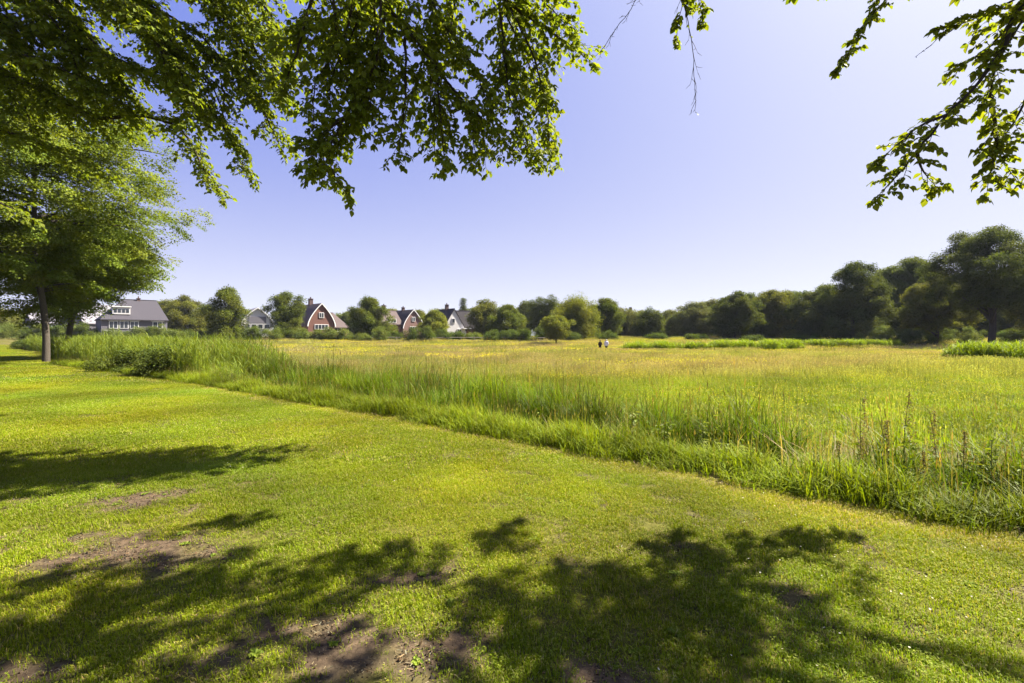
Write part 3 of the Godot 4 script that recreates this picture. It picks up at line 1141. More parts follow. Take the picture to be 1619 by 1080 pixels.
func finish_tree(o: Node3D, trunk_pts: PackedVector3Array, r0: float, r1: float, col: Color, parts: int) -> void:
	var b := o.position
	var mb := MB.new()
	mb.tube(trunk_pts, r0, r1, 14)
	part("trunk", mb.done(false), M.bark, o, -b)
	part("branches", wood.done(false), M.twig, o, -b)
	part("twigs", thin.done(false), M.twig, o, -b)
	# the leaves that show largest are single parts, the rest one mass
	var order := []
	for k in leaf_at.size():
		var t: Transform3D = leaf_at[k]
		var q := t.origin - Vector3(0, EYE, 0)
		var seen := q.z < -0.5 and absf(q.x / -q.z) < 1.05 and q.y / -q.z < 0.69
		order.append([t.basis.z.length() / q.length() if seen else 0.0, k])
	order.sort_custom(func(a, c): return a[0] > c[0])
	var tones: Array = []
	for k in 3:
		var m: StandardMaterial3D = M.leaves.duplicate()
		m.albedo_color = vary(col, 0.2).linear_to_srgb()
		tones.append(m)
	var where := []
	var tints := []
	for k in order.size():
		var t: Transform3D = leaf_at[order[k][1]]
		t.origin -= b
		if k < parts and order[k][0] > 0.0:
			var l := part("leaf", leaf_mesh, tones[k % 3], o)
			l.transform = t
		else:
			where.append(t)
			tints.append(vary(col, 0.25))
	var mass := copies("leaves", leaf_mesh, M.leaves, o, where, tints)
	mass.set_meta("kind", "stuff")


func fresh() -> void:
	wood = MB.new()
	thin = MB.new()
	leaf_at = []


func near_trees() -> void:
	leaf_mesh = make_leaf()
	var green := Color(0.165, 0.205, 0.022)
	# 1. tree beside and behind the viewer; its boughs hang into the middle of the view
	fresh()
	var o := base("beech_tree", Vector3(-4.8, ter(-4.8, 2.2), 2.2))
	tag(o, "tree whose leafy boughs hang low across the top middle of the sky", "tree")
	var trunk := curve([Vector3(-4.8, -0.3, 2.2), Vector3(-4.7, 3, 2.1), Vector3(-4.4, 6.5, 1.7), Vector3(-4.0, 10, 1.2)], 14)
	for l in [
		[Vector3(-4.4, 6.0, 1.8), Vector3(-3.4, 7.6, -3.5), Vector3(-2.48, 7.57, -7.60), Vector3(-1.62, 6.62, -8.00), Vector3(-0.96, 5.83, -8.20), Vector3(-0.21, 5.08, -8.20)],
		[Vector3(-4.4, 6.6, 1.7), Vector3(-2.4, 8.4, -3.5), Vector3(-0.73, 7.98, -8.00), Vector3(-0.10, 7.46, -8.30), Vector3(0.67, 6.98, -8.40), Vector3(1.27, 6.54, -8.40)],
		[Vector3(-4.5, 5.6, 1.8), Vector3(-4.2, 7.0, -3.5), Vector3(-3.33, 7.49, -7.50), Vector3(-3.36, 6.70, -7.80), Vector3(-3.67, 5.94, -7.90)]]:
		bough(l, 0.11, 0.014, 0.55, 0.09, 0.8, 0.45, 0.10)
	for l in [
		[Vector3(-2.04, 6.91, -7.80), Vector3(-2.24, 5.99, -7.80), Vector3(-2.70, 5.22, -7.80), Vector3(-2.96, 4.56, -7.80), Vector3(-2.72, 4.05, -7.80)],
		[Vector3(-2.48, 7.37, -7.60), Vector3(-2.67, 6.44, -7.70), Vector3(-3.12, 5.73, -7.70), Vector3(-3.17, 4.98, -7.70)],
		[Vector3(-2.70, 5.22, -7.80), Vector3(-3.06, 4.92, -7.80), Vector3(-3.26, 4.44, -7.80)],
		[Vector3(-1.77, 6.62, -8.00), Vector3(-1.77, 5.68, -8.00), Vector3(-1.86, 4.79, -8.00)],
		[Vector3(-1.27, 6.26, -8.10), Vector3(-1.21, 5.52, -8.10), Vector3(-1.14, 4.69, -8.10)],
		[Vector3(-0.96, 5.83, -8.20), Vector3(-0.69, 5.24, -8.20), Vector3(-0.62, 4.76, -8.20)],
		[Vector3(-0.21, 7.24, -8.30), Vector3(-0.10, 6.26, -8.30), Vector3(0.03, 5.50, -8.30), Vector3(0.28, 4.85, -8.30)],
		[Vector3(-0.10, 7.46, -8.30), Vector3(0.33, 6.59, -8.30), Vector3(0.57, 5.72, -8.30), Vector3(0.64, 5.01, -8.30)],
		[Vector3(-0.52, 7.67, -8.00), Vector3(0.43, 7.44, -8.20), Vector3(0.92, 6.96, -8.20)],
		[Vector3(-2.11, 7.65, -7.70), Vector3(-2.14, 6.80, -7.80), Vector3(-2.29, 5.89, -7.80), Vector3(-2.24, 5.07, -7.80)],
		[Vector3(-1.46, 7.88, -8.00), Vector3(-1.25, 7.04, -8.00), Vector3(-0.74, 6.36, -8.10), Vector3(-0.42, 5.62, -8.10)],
		[Vector3(-2.84, 7.39, -7.50), Vector3(-2.78, 6.77, -7.60), Vector3(-2.77, 6.13, -7.70), Vector3(-2.51, 5.53, -7.70)],
		[Vector3(-1.20, 8.30, -8.40), Vector3(-1.00, 7.60, -8.50), Vector3(-1.22, 6.82, -8.50), Vector3(-1.66, 6.15, -8.50)],
		[Vector3(-1.86, 8.30, -8.40), Vector3(-2.52, 7.64, -8.40), Vector3(-3.36, 7.02, -8.30), Vector3(-3.86, 6.64, -8.20)],
		[Vector3(0.23, 8.34, -8.60), Vector3(-0.11, 7.67, -8.60), Vector3(-0.22, 6.99, -8.60), Vector3(0.23, 6.20, -8.60)]]:
		bough(l, 0.025, 0.006, 0.12, 0.085, 0.62, 0.34, 0.10)
		bough(shifted(l, 0.45, 0.9), 0.02, 0.006, 0.12, 0.14, 0.6, 0.32, 0.10)
	# boughs above the view that shade the worn grass
	for l in [
		[Vector3(-4.2, 7.4, 1.5), Vector3(-1.0, 7.2, -2.5), Vector3(1.9, 6.4, -4.7), Vector3(3.2, 6.1, -5.4), Vector3(4.1, 6.1, -5.9)],
		[Vector3(-4.2, 7.0, 1.5), Vector3(-1.4, 7.0, -2.8), Vector3(1.4, 6.5, -5.0), Vector3(2.9, 6.3, -5.75)],
		[Vector3(-4.2, 7.9, 1.4), Vector3(0.0, 7.6, -2.0), Vector3(2.6, 6.4, -4.2), Vector3(3.8, 6.1, -4.8)],
		[Vector3(-4.2, 8.2, 1.4), Vector3(-1.2, 8.0, -4.0), Vector3(0.6, 7.9, -6.6)]]:
		bough(l, 0.09, 0.012, 0.62, 0.07, 0.75, 0.4, 0.105)
	# bare twigs over the meadow
	bough([Vector3(0.0, 7.6, -2.0), Vector3(2.08, 7.26, -7.20), Vector3(1.84, 6.69, -7.20), Vector3(1.56, 6.27, -7.20), Vector3(1.31, 5.92, -7.20)], 0.012, 0.004, 0.75, 0.12, 0.25, 0.12, 0.07, 0.0)
	bough([Vector3(1.9, 6.4, -4.7), Vector3(2.34, 6.80, -6.60), Vector3(2.35, 6.19, -6.60), Vector3(2.47, 5.59, -6.60), Vector3(2.51, 4.85, -6.60)], 0.013, 0.003, 0.62, 0.15, 0.34, 0.14, 0.07, 0.03)
	bough([Vector3(2.29, 6.71, -6.60), Vector3(2.32, 6.28, -6.60), Vector3(2.25, 5.80, -6.60)], 0.008, 0.003, 0.15, 0.09, 0.16, 0.12, 0.08)
	bough([Vector3(2.42, 6.71, -6.60), Vector3(2.55, 6.28, -6.60), Vector3(2.61, 6.04, -6.60)], 0.008, 0.003, 0.15, 0.09, 0.16, 0.12, 0.08)
	finish_tree(o, trunk, 0.42, 0.16, green, 300)
	# 2. tree at the sunny side; boughs hang into the corner of the view
	fresh()
	o = base("beech_tree", Vector3(11.5, ter(11.5, -2.6), -2.6))
	tag(o, "tree whose thin sunlit boughs hang into view over the docks and bank", "tree")
	trunk = curve([Vector3(11.5, -0.6, -2.6), Vector3(11.4, 3, -2.6), Vector3(11.2, 7, -2.8), Vector3(10.9, 11, -3.0)], 14)
	for l in [
		[Vector3(11.3, 5.2, -2.7), Vector3(8.4, 6.6, -4.6), Vector3(5.75, 5.41, -5.20), Vector3(5.31, 4.83, -5.20), Vector3(5.01, 4.42, -5.20), Vector3(4.63, 4.01, -5.20), Vector3(4.36, 3.67, -5.20), Vector3(4.05, 3.32, -5.20)]]:
		bough(l, 0.07, 0.008, 0.58, 0.075, 0.42, 0.24, 0.078, 0.95)
	for l in [
		[Vector3(5.72, 5.38, -5.20), Vector3(5.48, 4.96, -5.30), Vector3(5.25, 4.47, -5.30), Vector3(5.28, 3.99, -5.30), Vector3(5.35, 3.68, -5.30), Vector3(5.48, 3.47, -5.30)],
		[Vector3(5.26, 4.34, -5.30), Vector3(5.31, 3.82, -5.30), Vector3(5.22, 3.35, -5.30)],
		[Vector3(6.15, 5.73, -5.40), Vector3(5.38, 5.34, -5.40), Vector3(4.88, 5.16, -5.40)],
		[Vector3(4.70, 4.08, -5.20), Vector3(4.39, 3.95, -5.20), Vector3(4.02, 3.64, -5.20)],
		[Vector3(4.36, 3.67, -5.20), Vector3(4.39, 3.52, -5.20), Vector3(4.50, 3.37, -5.20)],
		[Vector3(5.87, 4.60, -5.40), Vector3(5.64, 4.14, -5.40), Vector3(5.41, 3.75, -5.40)],
		[Vector3(5.98, 5.80, -5.50), Vector3(5.55, 5.08, -5.50), Vector3(5.11, 4.76, -5.50)]]:
		bough(l, 0.017, 0.004, 0.2, 0.075, 0.27, 0.18, 0.078, 0.95)
	bough([Vector3(8.4, 7.2, -4.6), Vector3(5.45, 6.73, -6.30), Vector3(4.95, 6.15, -6.30), Vector3(4.62, 5.78, -6.30), Vector3(4.42, 5.45, -6.30), Vector3(4.28, 5.20, -6.30)], 0.02, 0.004, 0.62, 0.07, 0.26, 0.14, 0.08, 0.95)
	bough([Vector3(5.38, 5.34, -5.40), Vector3(4.88, 5.09, -5.40), Vector3(4.56, 4.85, -5.40)], 0.008, 0.002, 0.4, 0.16, 0.14, 0.08, 0.07, 0.0)
	# boughs outside the view that shade the middle of the lawn
	for l in [
		[Vector3(11.2, 6.4, -2.8), Vector3(8.6, 6.8, -4.0), Vector3(5.9, 6.2, -5.0), Vector3(4.5, 5.75, -5.1)],
		[Vector3(11.2, 6.8, -2.8), Vector3(8.4, 7.0, -3.8), Vector3(6.0, 6.2, -4.7), Vector3(4.75, 5.5, -4.5)],
		[Vector3(11.3, 5.6, -2.7), Vector3(9.0, 6.2, -4.2), Vector3(6.8, 6.0, -5.0), Vector3(5.4, 5.75, -5.3)],
		[Vector3(11.2, 7.2, -2.8), Vector3(8.2, 7.2, -3.6), Vector3(6.0, 6.4, -4.5), Vector3(4.7, 6.0, -4.6)],
		[Vector3(11.2, 7.6, -2.8), Vector3(8.6, 7.6, -4.4), Vector3(6.4, 6.9, -5.3), Vector3(5.1, 6.4, -5.6)]]:
		bough(l, 0.07, 0.01, 0.76, 0.075, 0.6, 0.34, 0.1)
	finish_tree(o, trunk, 0.4, 0.15, Color(0.172, 0.205, 0.022), 300)
	# 3. tree off to the left, its canopy fills the upper corner
	fresh()
	o = base("beech_tree", Vector3(-19.5, ter(-19.5, -10.5), -10.5))
	tag(o, "tree with dense layered foliage filling the sky above the leaning lawn-edge trees", "tree")
	trunk = curve([Vector3(-19.5, -0.3, -10.5), Vector3(-19.3, 4, -10.6), Vector3(-19.0, 9, -11.0), Vector3(-18.6, 15, -11.4)], 14)
	for l in [
		[Vector3(-19.2, 5.8, -10.8), Vector3(-15.21, 8.90, -12.50), Vector3(-12.26, 8.08, -12.50), Vector3(-10.79, 7.34, -12.50), Vector3(-9.73, 7.39, -12.50), Vector3(-8.58, 7.02, -12.50), Vector3(-8.01, 6.04, -12.50), Vector3(-7.76, 5.63, -12.50)],
		[Vector3(-19.1, 6.8, -10.9), Vector3(-14.29, 9.71, -12.00), Vector3(-11.46, 9.08, -12.00), Vector3(-9.26, 8.30, -12.00), Vector3(-7.53, 7.35, -12.00), Vector3(-6.67, 5.86, -12.00)],
		[Vector3(-19.0, 8.0, -11.0), Vector3(-13.97, 10.81, -12.00), Vector3(-10.83, 10.18, -12.00), Vector3(-8.32, 9.24, -12.00), Vector3(-6.75, 8.14, -12.00), Vector3(-5.88, 6.65, -12.00)],
		[Vector3(-18.9, 9.0, -11.1), Vector3(-13.34, 11.91, -12.00), Vector3(-9.89, 11.28, -12.00), Vector3(-7.53, 10.50, -12.00), Vector3(-6.12, 9.08, -12.00), Vector3(-5.73, 7.67, -12.00)],
		[Vector3(-19.2, 5.2, -10.8), Vector3(-15.86, 7.92, -12.50), Vector3(-13.90, 7.26, -12.50), Vector3(-12.10, 6.61, -12.50), Vector3(-10.63, 5.95, -12.50)],
		[Vector3(-19.2, 5.0, -10.8), Vector3(-17.18, 6.80, -13.00), Vector3(-15.31, 5.95, -13.00), Vector3(-13.43, 5.10, -13.00)]]:
		bough(l, 0.15, 0.014, 0.35, 0.10, 1.25, 0.6, 0.11, 0.92)
	for l in [
		[Vector3(-13.97, 10.81, -12.00), Vector3(-12.71, 9.55, -12.00), Vector3(-12.07, 8.46, -12.30), Vector3(-11.58, 7.50, -12.30)],
		[Vector3(-12.09, 10.97, -12.00), Vector3(-11.14, 9.71, -12.00), Vector3(-10.37, 8.89, -12.20), Vector3(-9.73, 7.77, -12.20)],
		[Vector3(-10.20, 11.28, -12.00), Vector3(-9.26, 10.02, -12.00), Vector3(-8.62, 8.89, -12.20), Vector3(-8.14, 7.61, -12.20)],
		[Vector3(-8.12, 10.88, -11.50), Vector3(-7.22, 9.83, -11.50), Vector3(-6.73, 8.90, -11.70), Vector3(-6.27, 7.67, -11.70)],
		[Vector3(-15.00, 9.78, -12.60), Vector3(-14.06, 9.07, -12.80), Vector3(-13.06, 8.07, -12.80), Vector3(-12.72, 7.06, -12.80)],
		[Vector3(-12.97, 10.95, -11.40), Vector3(-11.78, 10.06, -11.40), Vector3(-10.83, 9.08, -11.50), Vector3(-10.32, 7.77, -11.60)],
		[Vector3(-8.78, 9.04, -11.00), Vector3(-8.06, 8.32, -11.00), Vector3(-7.48, 7.60, -11.00), Vector3(-7.19, 6.67, -11.00)],
		[Vector3(-6.90, 10.19, -11.00), Vector3(-6.04, 9.62, -11.00), Vector3(-5.46, 8.90, -11.00), Vector3(-5.18, 8.04, -11.00)],
		[Vector3(-10.22, 10.19, -11.00), Vector3(-8.92, 9.47, -11.00), Vector3(-8.20, 8.75, -11.00), Vector3(-7.84, 7.60, -11.00)],
		[Vector3(-13.20, 8.84, -11.60), Vector3(-11.99, 8.53, -11.60), Vector3(-10.77, 8.08, -11.60), Vector3(-9.71, 7.32, -11.60)]]:
		bough(l, 0.05, 0.01, 0.05, 0.11, 1.0, 0.6, 0.11, 0.92)
		bough(shifted(l, 0.9, 1.2), 0.04, 0.01, 0.05, 0.16, 1.0, 0.6, 0.105, 0.9)
	finish_tree(o, trunk, 0.5, 0.2, green, 0)


# --- houses --------------------------------------------------------------------------------
func boxpart(called: String, m: String, parent: Node3D, at: Vector3, s: Vector3) -> MeshInstance3D:
	var mb := MB.new()
	mb.box(Vector3.ZERO, s)
	return part(called, mb.done(false), M[m], parent, at)


func window(parent: Node3D, at: Vector3, w: float, h: float, cols := 2, turn := 0.0) -> void:
	# at the middle of the opening on a face looking to +z (turned about y)
	var f := boxpart("window", "white_paint", parent, at, Vector3(w, h, 0.16))
	f.rotation.y = turn
	for k in cols:
		var pw := (w - 0.12 * (cols + 1)) / cols
		boxpart("pane", "glass", f, Vector3(-w * 0.5 + 0.12 + pw * 0.5 + k * (pw + 0.12), 0, 0.075), Vector3(pw, h - 0.24, 0.05))


func chimney(parent: Node3D, at: Vector3, w: float, h: float, m := "chimney_brick") -> void:
	var c := boxpart("chimney", m, parent, at + Vector3.UP * h * 0.5, Vector3(w, h, w))
	boxpart("chimney_cap", m, c, Vector3(0, h * 0.5 + 0.06, 0), Vector3(w + 0.2, 0.12, w + 0.2))
	var mb := MB.new()
	mb.tube(PackedVector3Array([Vector3(0, h * 0.5 + 0.1, 0), Vector3(0, h * 0.5 + 0.55, 0)]), w * 0.22, w * 0.18, 8)
	part("chimney_pot", mb.done(false), M[m], c)


func arch(w: float, e: float, h: float, bulge: float, n := 12) -> PackedVector2Array:
	# half-widths from eave to apex
	var a := PackedVector2Array()
	for k in n + 1:
		var t := float(k) / n
		a.append(Vector2(w * (1.0 - pow(t, bulge)), e + (h - e) * t))
	return a


# a house whose roof curves up to a pointed arch; its gable looks to +z
func arch_house(label: String, x: float, z: float, turn: float, w: float, len_: float, e: float, h: float, roof: String, wall: String, bulge := 1.9) -> Node3D:
	var o := base("arch_gabled_house", Vector3(x, ter(x, z) - 0.1, z), turn)
	tag(o, label, "house")
	var p := arch(w, e, h, bulge)
	var mb := MB.new()
	for zz in [0.0, -len_]:
		for k in p.size() - 1:
			mb.quad(Vector3(-p[k].x, p[k].y, zz), Vector3(p[k].x, p[k].y, zz), Vector3(p[k + 1].x, p[k + 1].y, zz), Vector3(-p[k + 1].x, p[k + 1].y, zz))
		mb.quad(Vector3(-w, 0, zz), Vector3(w, 0, zz), Vector3(w, e, zz), Vector3(-w, e, zz))
	for s in [-1.0, 1.0]:
		mb.quad(Vector3(s * w, 0, 0), Vector3(s * w, 0, -len_), Vector3(s * w, e, -len_), Vector3(s * w, e, 0))
	part("wall", mb.done(false), M[wall], o)
	for s in [-1.0, 1.0]:
		var rb := MB.new()
		var q := arch(w + 0.28, e - 0.1, h + 0.24, bulge)
		var q0 := arch(w + 0.03, e - 0.1, h + 0.03, bulge)
		for k in q.size() - 1:
			rb.quad(Vector3(s * q[k].x, q[k].y, 0.3), Vector3(s * q[k + 1].x, q[k + 1].y, 0.3), Vector3(s * q[k + 1].x, q[k + 1].y, -len_ - 0.2), Vector3(s * q[k].x, q[k].y, -len_ - 0.2))
			rb.quad(Vector3(s * q0[k].x, q0[k].y, 0.3), Vector3(s * q0[k + 1].x, q0[k + 1].y, 0.3), Vector3(s * q0[k + 1].x, q0[k + 1].y, -len_ - 0.2), Vector3(s * q0[k].x, q0[k].y, -len_ - 0.2))
			rb.quad(Vector3(s * q[k].x, q[k].y, -len_ - 0.2), Vector3(s * q[k + 1].x, q[k + 1].y, -len_ - 0.2), Vector3(s * q0[k + 1].x, q0[k + 1].y, -len_ - 0.2), Vector3(s * q0[k].x, q0[k].y, -len_ - 0.2))
		rb.quad(Vector3(s * q[0].x, q[0].y, 0.3), Vector3(s * q0[0].x, q0[0].y, 0.3), Vector3(s * q0[0].x, q0[0].y, -len_ - 0.2), Vector3(s * q[0].x, q[0].y, -len_ - 0.2))
		part("roof", rb.done(false), M[roof], o)
		var tb := MB.new()
		for k in q.size() - 1:
			var a := Vector3(s * q[k].x, q[k].y, 0.36)
			var b := Vector3(s * q[k + 1].x, q[k + 1].y, 0.36)
			var c := Vector3(s * q0[k + 1].x, q0[k + 1].y - 0.04, 0.36)
			var d := Vector3(s * q0[k].x, q0[k].y - 0.04, 0.36)
			var back := Vector3(0, 0, -0.05)
			tb.quad(a, b, c, d)
			tb.quad(a, b, b + back, a + back)
			tb.quad(d, c, c + back, d + back)
		part("verge_board", tb.done(false), M.white_paint, o)
	return o


# a plain gabled block, ridge along x, gables at the ends; front looks to +z
func gable_wing(o: Node3D, at: Vector3, w: float, d: float, e: float, h: float, roof: String, wall: String, hip_a := 0.0, hip_b := 0.0) -> void:
	var x0 := -w * 0.5
	var x1 := w * 0.5
	var z0 := -d * 0.5
	var z1 := d * 0.5
	var mb := MB.new()
	mb.box(at + Vector3(0, e * 0.5, 0), Vector3(w, e, d))
	if hip_a == 0.0:
		mb.tri(at + Vector3(x0, e, z0), at + Vector3(x0, e, z1), at + Vector3(x0, h - 0.1, 0))
	if hip_b == 0.0:
		mb.tri(at + Vector3(x1, e, z1), at + Vector3(x1, e, z0), at + Vector3(x1, h - 0.1, 0))
	part("wall", mb.done(false), M[wall], o)
	var ov := 0.4
	var ra := at + Vector3(x0 - (0.2 if hip_a == 0.0 else -hip_a), h, 0)
	var rb := at + Vector3(x1 + (0.2 if hip_b == 0.0 else -hip_b), h, 0)
	var c: Array[Vector3] = [at + Vector3(x0 - 0.2, e - 0.25, z1 + ov), at + Vector3(x1 + 0.2, e - 0.25, z1 + ov), at + Vector3(x1 + 0.2, e - 0.25, z0 - ov), at + Vector3(x0 - 0.2, e - 0.25, z0 - ov)]
	var dn := Vector3(0, -0.2, 0)
	for f in [[c[0], c[1], rb, ra], [c[2], c[3], ra, rb]]:
		var r := MB.new()
		r.quad(f[0], f[1], f[2], f[3])
		r.quad(f[0] + dn, f[1] + dn, f[2] + dn, f[3] + dn)
		r.quad(f[0], f[1], f[1] + dn, f[0] + dn)
		r.quad(f[0], f[3], f[3] + dn, f[0] + dn)
		r.quad(f[1], f[2], f[2] + dn, f[1] + dn)
		part("roof", r.done(false), M[roof], o)
	for f in [[hip_a, c[3], c[0], ra], [hip_b, c[1], c[2], rb]]:
		if f[0] > 0.0:
			var r := MB.new()
			r.tri(f[1], f[2], f[3])
			r.tri(f[1] + dn, f[2] + dn, f[3] + dn)
			r.quad(f[1], f[2], f[2] + dn, f[1] + dn)
			part("roof", r.done(false), M[roof], o)
	var cap := MB.new()
	cap.tube(PackedVector3Array([ra + Vector3.UP * 0.02, rb + Vector3.UP * 0.02]), 0.12, 0.12, 6)
	part("ridge", cap.done(false), M[roof], o)


func houses() -> void:
	# grey hipped house
	var x := -85.0
	var z := -108.0
	var o := base("grey_hipped_house", Vector3(x, ter(x, z) - 0.1, z), deg_to_rad(46))
	tag(o, "grey house with large hipped slate roof and a white dormer window", "house")
	gable_wing(o, Vector3.ZERO, 11.4, 9.5, 4.7, 9.0, "slate_roof", "grey_wall", 4.2, 1.2)
	boxpart("lintel", "white_paint", o, Vector3(-1.9, 4.32, 4.85), Vector3(5.4, 0.3, 0.3))
	for k in 3:
		window(o, Vector3(-3.7 + k * 1.75, 3.3, 4.76), 1.5, 1.6, 2)
	boxpart("lintel", "white_paint", o, Vector3(3.9, 4.32, 4.85), Vector3(2.4, 0.3, 0.3))
	window(o, Vector3(3.9, 3.3, 4.76), 1.8, 1.6, 2)
	window(o, Vector3(-4.7, 1.4, 4.76), 1.4, 1.5, 2)
	boxpart("porch_roof", "white_paint", o, Vector3(5.2, 2.1, 5.3), Vector3(2.6, 0.2, 1.2))
	var dm := boxpart("dormer", "white_wall", o, Vector3(-2.3, 6.35, 2.9), Vector3(3.0, 1.55, 2.6))
	boxpart("dormer_roof", "white_paint", dm, Vector3(0, 0.86, 0.05), Vector3(3.3, 0.18, 2.9))
	for k in 4:
		boxpart("pane", "glass", dm, Vector3(-1.02 + k * 0.68, -0.05, 1.31), Vector3(0.5, 0.75, 0.05))
	chimney(o, Vector3(1.2, 8.7, 0), 0.6, 0.6)
	# pale roofs at its side
	o = base("pale_roofed_house", Vector3(-104.0, ter(-104, -122) - 0.1, -122.0), deg_to_rad(70))
	tag(o, "house with pale grey roof partly hidden behind the leaning trees", "house")
	gable_wing(o, Vector3.ZERO, 12.0, 9.0, 4.2, 8.6, "light_roof", "grey_wall")
	window(o, Vector3(-2.0, 2.6, 4.5), 1.6, 1.4, 2)
	window(o, Vector3(2.0, 2.6, 4.5), 1.6, 1.4, 2)
	o = base("small_grey_house", Vector3(-121.0, ter(-121, -126) - 0.1, -126.0), deg_to_rad(55))
	tag(o, "small grey house with white windows glimpsed between the two leaning trunks", "house")
	gable_wing(o, Vector3.ZERO, 7.5, 7.0, 4.4, 7.2, "light_roof", "grey_wall")
	for k in 3:
		window(o, Vector3(-2.4 + k * 2.4, 3.1, 3.52), 1.5, 1.5, 2)
	# pale gable
	o = arch_house("small house with pale curved gable and a band of white windows", -59.5, -113.0, deg_to_rad(38), 3.2, 8.0, 3.6, 7.3, "light_roof", "white_wall", 1.8)
	for k in 4:
		window(o, Vector3(-2.1 + k * 1.35, 3.1, 0.06), 1.15, 1.15, 1)
	boxpart("gable_cladding", "light_roof", o, Vector3(0, 4.6, 0.07), Vector3(3.6, 1.6, 0.12))
	# brick arch house with white verge
	o = arch_house("red brick arch-gabled house with dark roof, white verge boards and tall chimney", -49.3, -125.0, deg_to_rad(46), 3.5, 11.0, 3.4, 9.1, "brown_roof", "brick_wall", 1.65)
	window(o, Vector3(0, 6.2, 0.06), 1.3, 1.4, 2)
	window(o, Vector3(0, 3.2, 0.06), 3.6, 1.3, 4)
	boxpart("string_course", "white_paint", o, Vector3(0, 1.0, 0.08), Vector3(3.4, 0.8, 0.14))
	chimney(o, Vector3(0, 9.0, -6.5), 0.95, 1.7)
	gable_wing(o, Vector3(5.6, 0, -6.5), 6.4, 8.0, 3.4, 7.2, "brown_roof", "pink_brick", 0.0, 2.5)
	window(o, Vector3(5.6, 2.6, -2.46), 2.2, 1.3, 2)
	# second brick arch house
	o = arch_house("pinkish brick arch-gabled house with dark roof beside a chimneyed brown wing", -30.6, -150.0, deg_to_rad(44), 3.6, 10.0, 3.2, 8.8, "dark_roof", "pink_brick", 1.65)
	window(o, Vector3(0, 6.0, 0.06), 1.2, 1.4, 2)
	window(o, Vector3(0, 3.0, 0.06), 2.6, 1.5, 3)
	gable_wing(o, Vector3(-7.4, 0, -5.0), 8.0, 8.0, 4.6, 8.6, "brown_roof", "brick_wall")
	window(o, Vector3(-7.0, 5.4, -0.85), 3.0, 1.2, 3)
	chimney(o, Vector3(-10.4, 8.2, -5.0), 0.9, 1.9)
	chimney(o, Vector3(-7.4, 8.2, -5.0), 0.9, 1.9)
	chimney(o, Vector3(0, 8.6, -6.0), 0.8, 1.2)
	# white gable
	o = base("white_gabled_house", Vector3(-18.6, ter(-18.6, -136.0) - 0.1, -136.0), deg_to_rad(-52))
	tag(o, "narrow white gabled house with steep dark roof and small dark windows", "house")
	gable_wing(o, Vector3.ZERO, 9.0, 7.2, 2.6, 8.3, "dark_roof", "white_wall")
	window(o, Vector3(4.56, 5.0, 0.3), 1.0, 1.3, 1, PI / 2)
	window(o, Vector3(4.56, 1.9, -1.6), 1.3, 1.8, 2, PI / 2)
	boxpart("canopy", "white_paint", o, Vector3(5.0, 2.9, -3.6), Vector3(1.2, 0.2, 2.6))
	chimney(o, Vector3(0.5, 8.0, 0), 0.8, 1.5)
	# dark roofed house
	o = base("dark_roofed_house", Vector3(-12.6, ter(-12.6, -142.0) - 0.1, -142.0), deg_to_rad(10))
	tag(o, "house with black tiled roof and a tall white chimney at its end", "house")
	gable_wing(o, Vector3.ZERO, 9.0, 8.0, 3.2, 8.2, "dark_roof", "brick_wall")
	chimney(o, Vector3(3.9, 3.6, 4.2), 0.8, 4.8, "white_wall")
	window(o, Vector3(-2.0, 2.0, 4.05), 1.5, 1.4, 2)
	# far chimney over the wood
	o = base("brick_chimney", Vector3(46.6, ter(46.6, -190.0), -190.0))
	tag(o, "slim dark chimney rising alone above the far trees", "chimney")
	var mb := MB.new()
	mb.tube(PackedVector3Array([Vector3(0, -0.2, 0), Vector3(0, 11.4, 0)]), 0.6, 0.42, 10)
	part("shaft", mb.done(false), M.chimney_brick, o)
	var cb := MB.new()
	cb.tube(PackedVector3Array([Vector3(0, 10.9, 0), Vector3(0, 11.9, 0)]), 0.56, 0.58, 10)
	part("crown_ring", cb.done(false), M.chimney_brick, o)


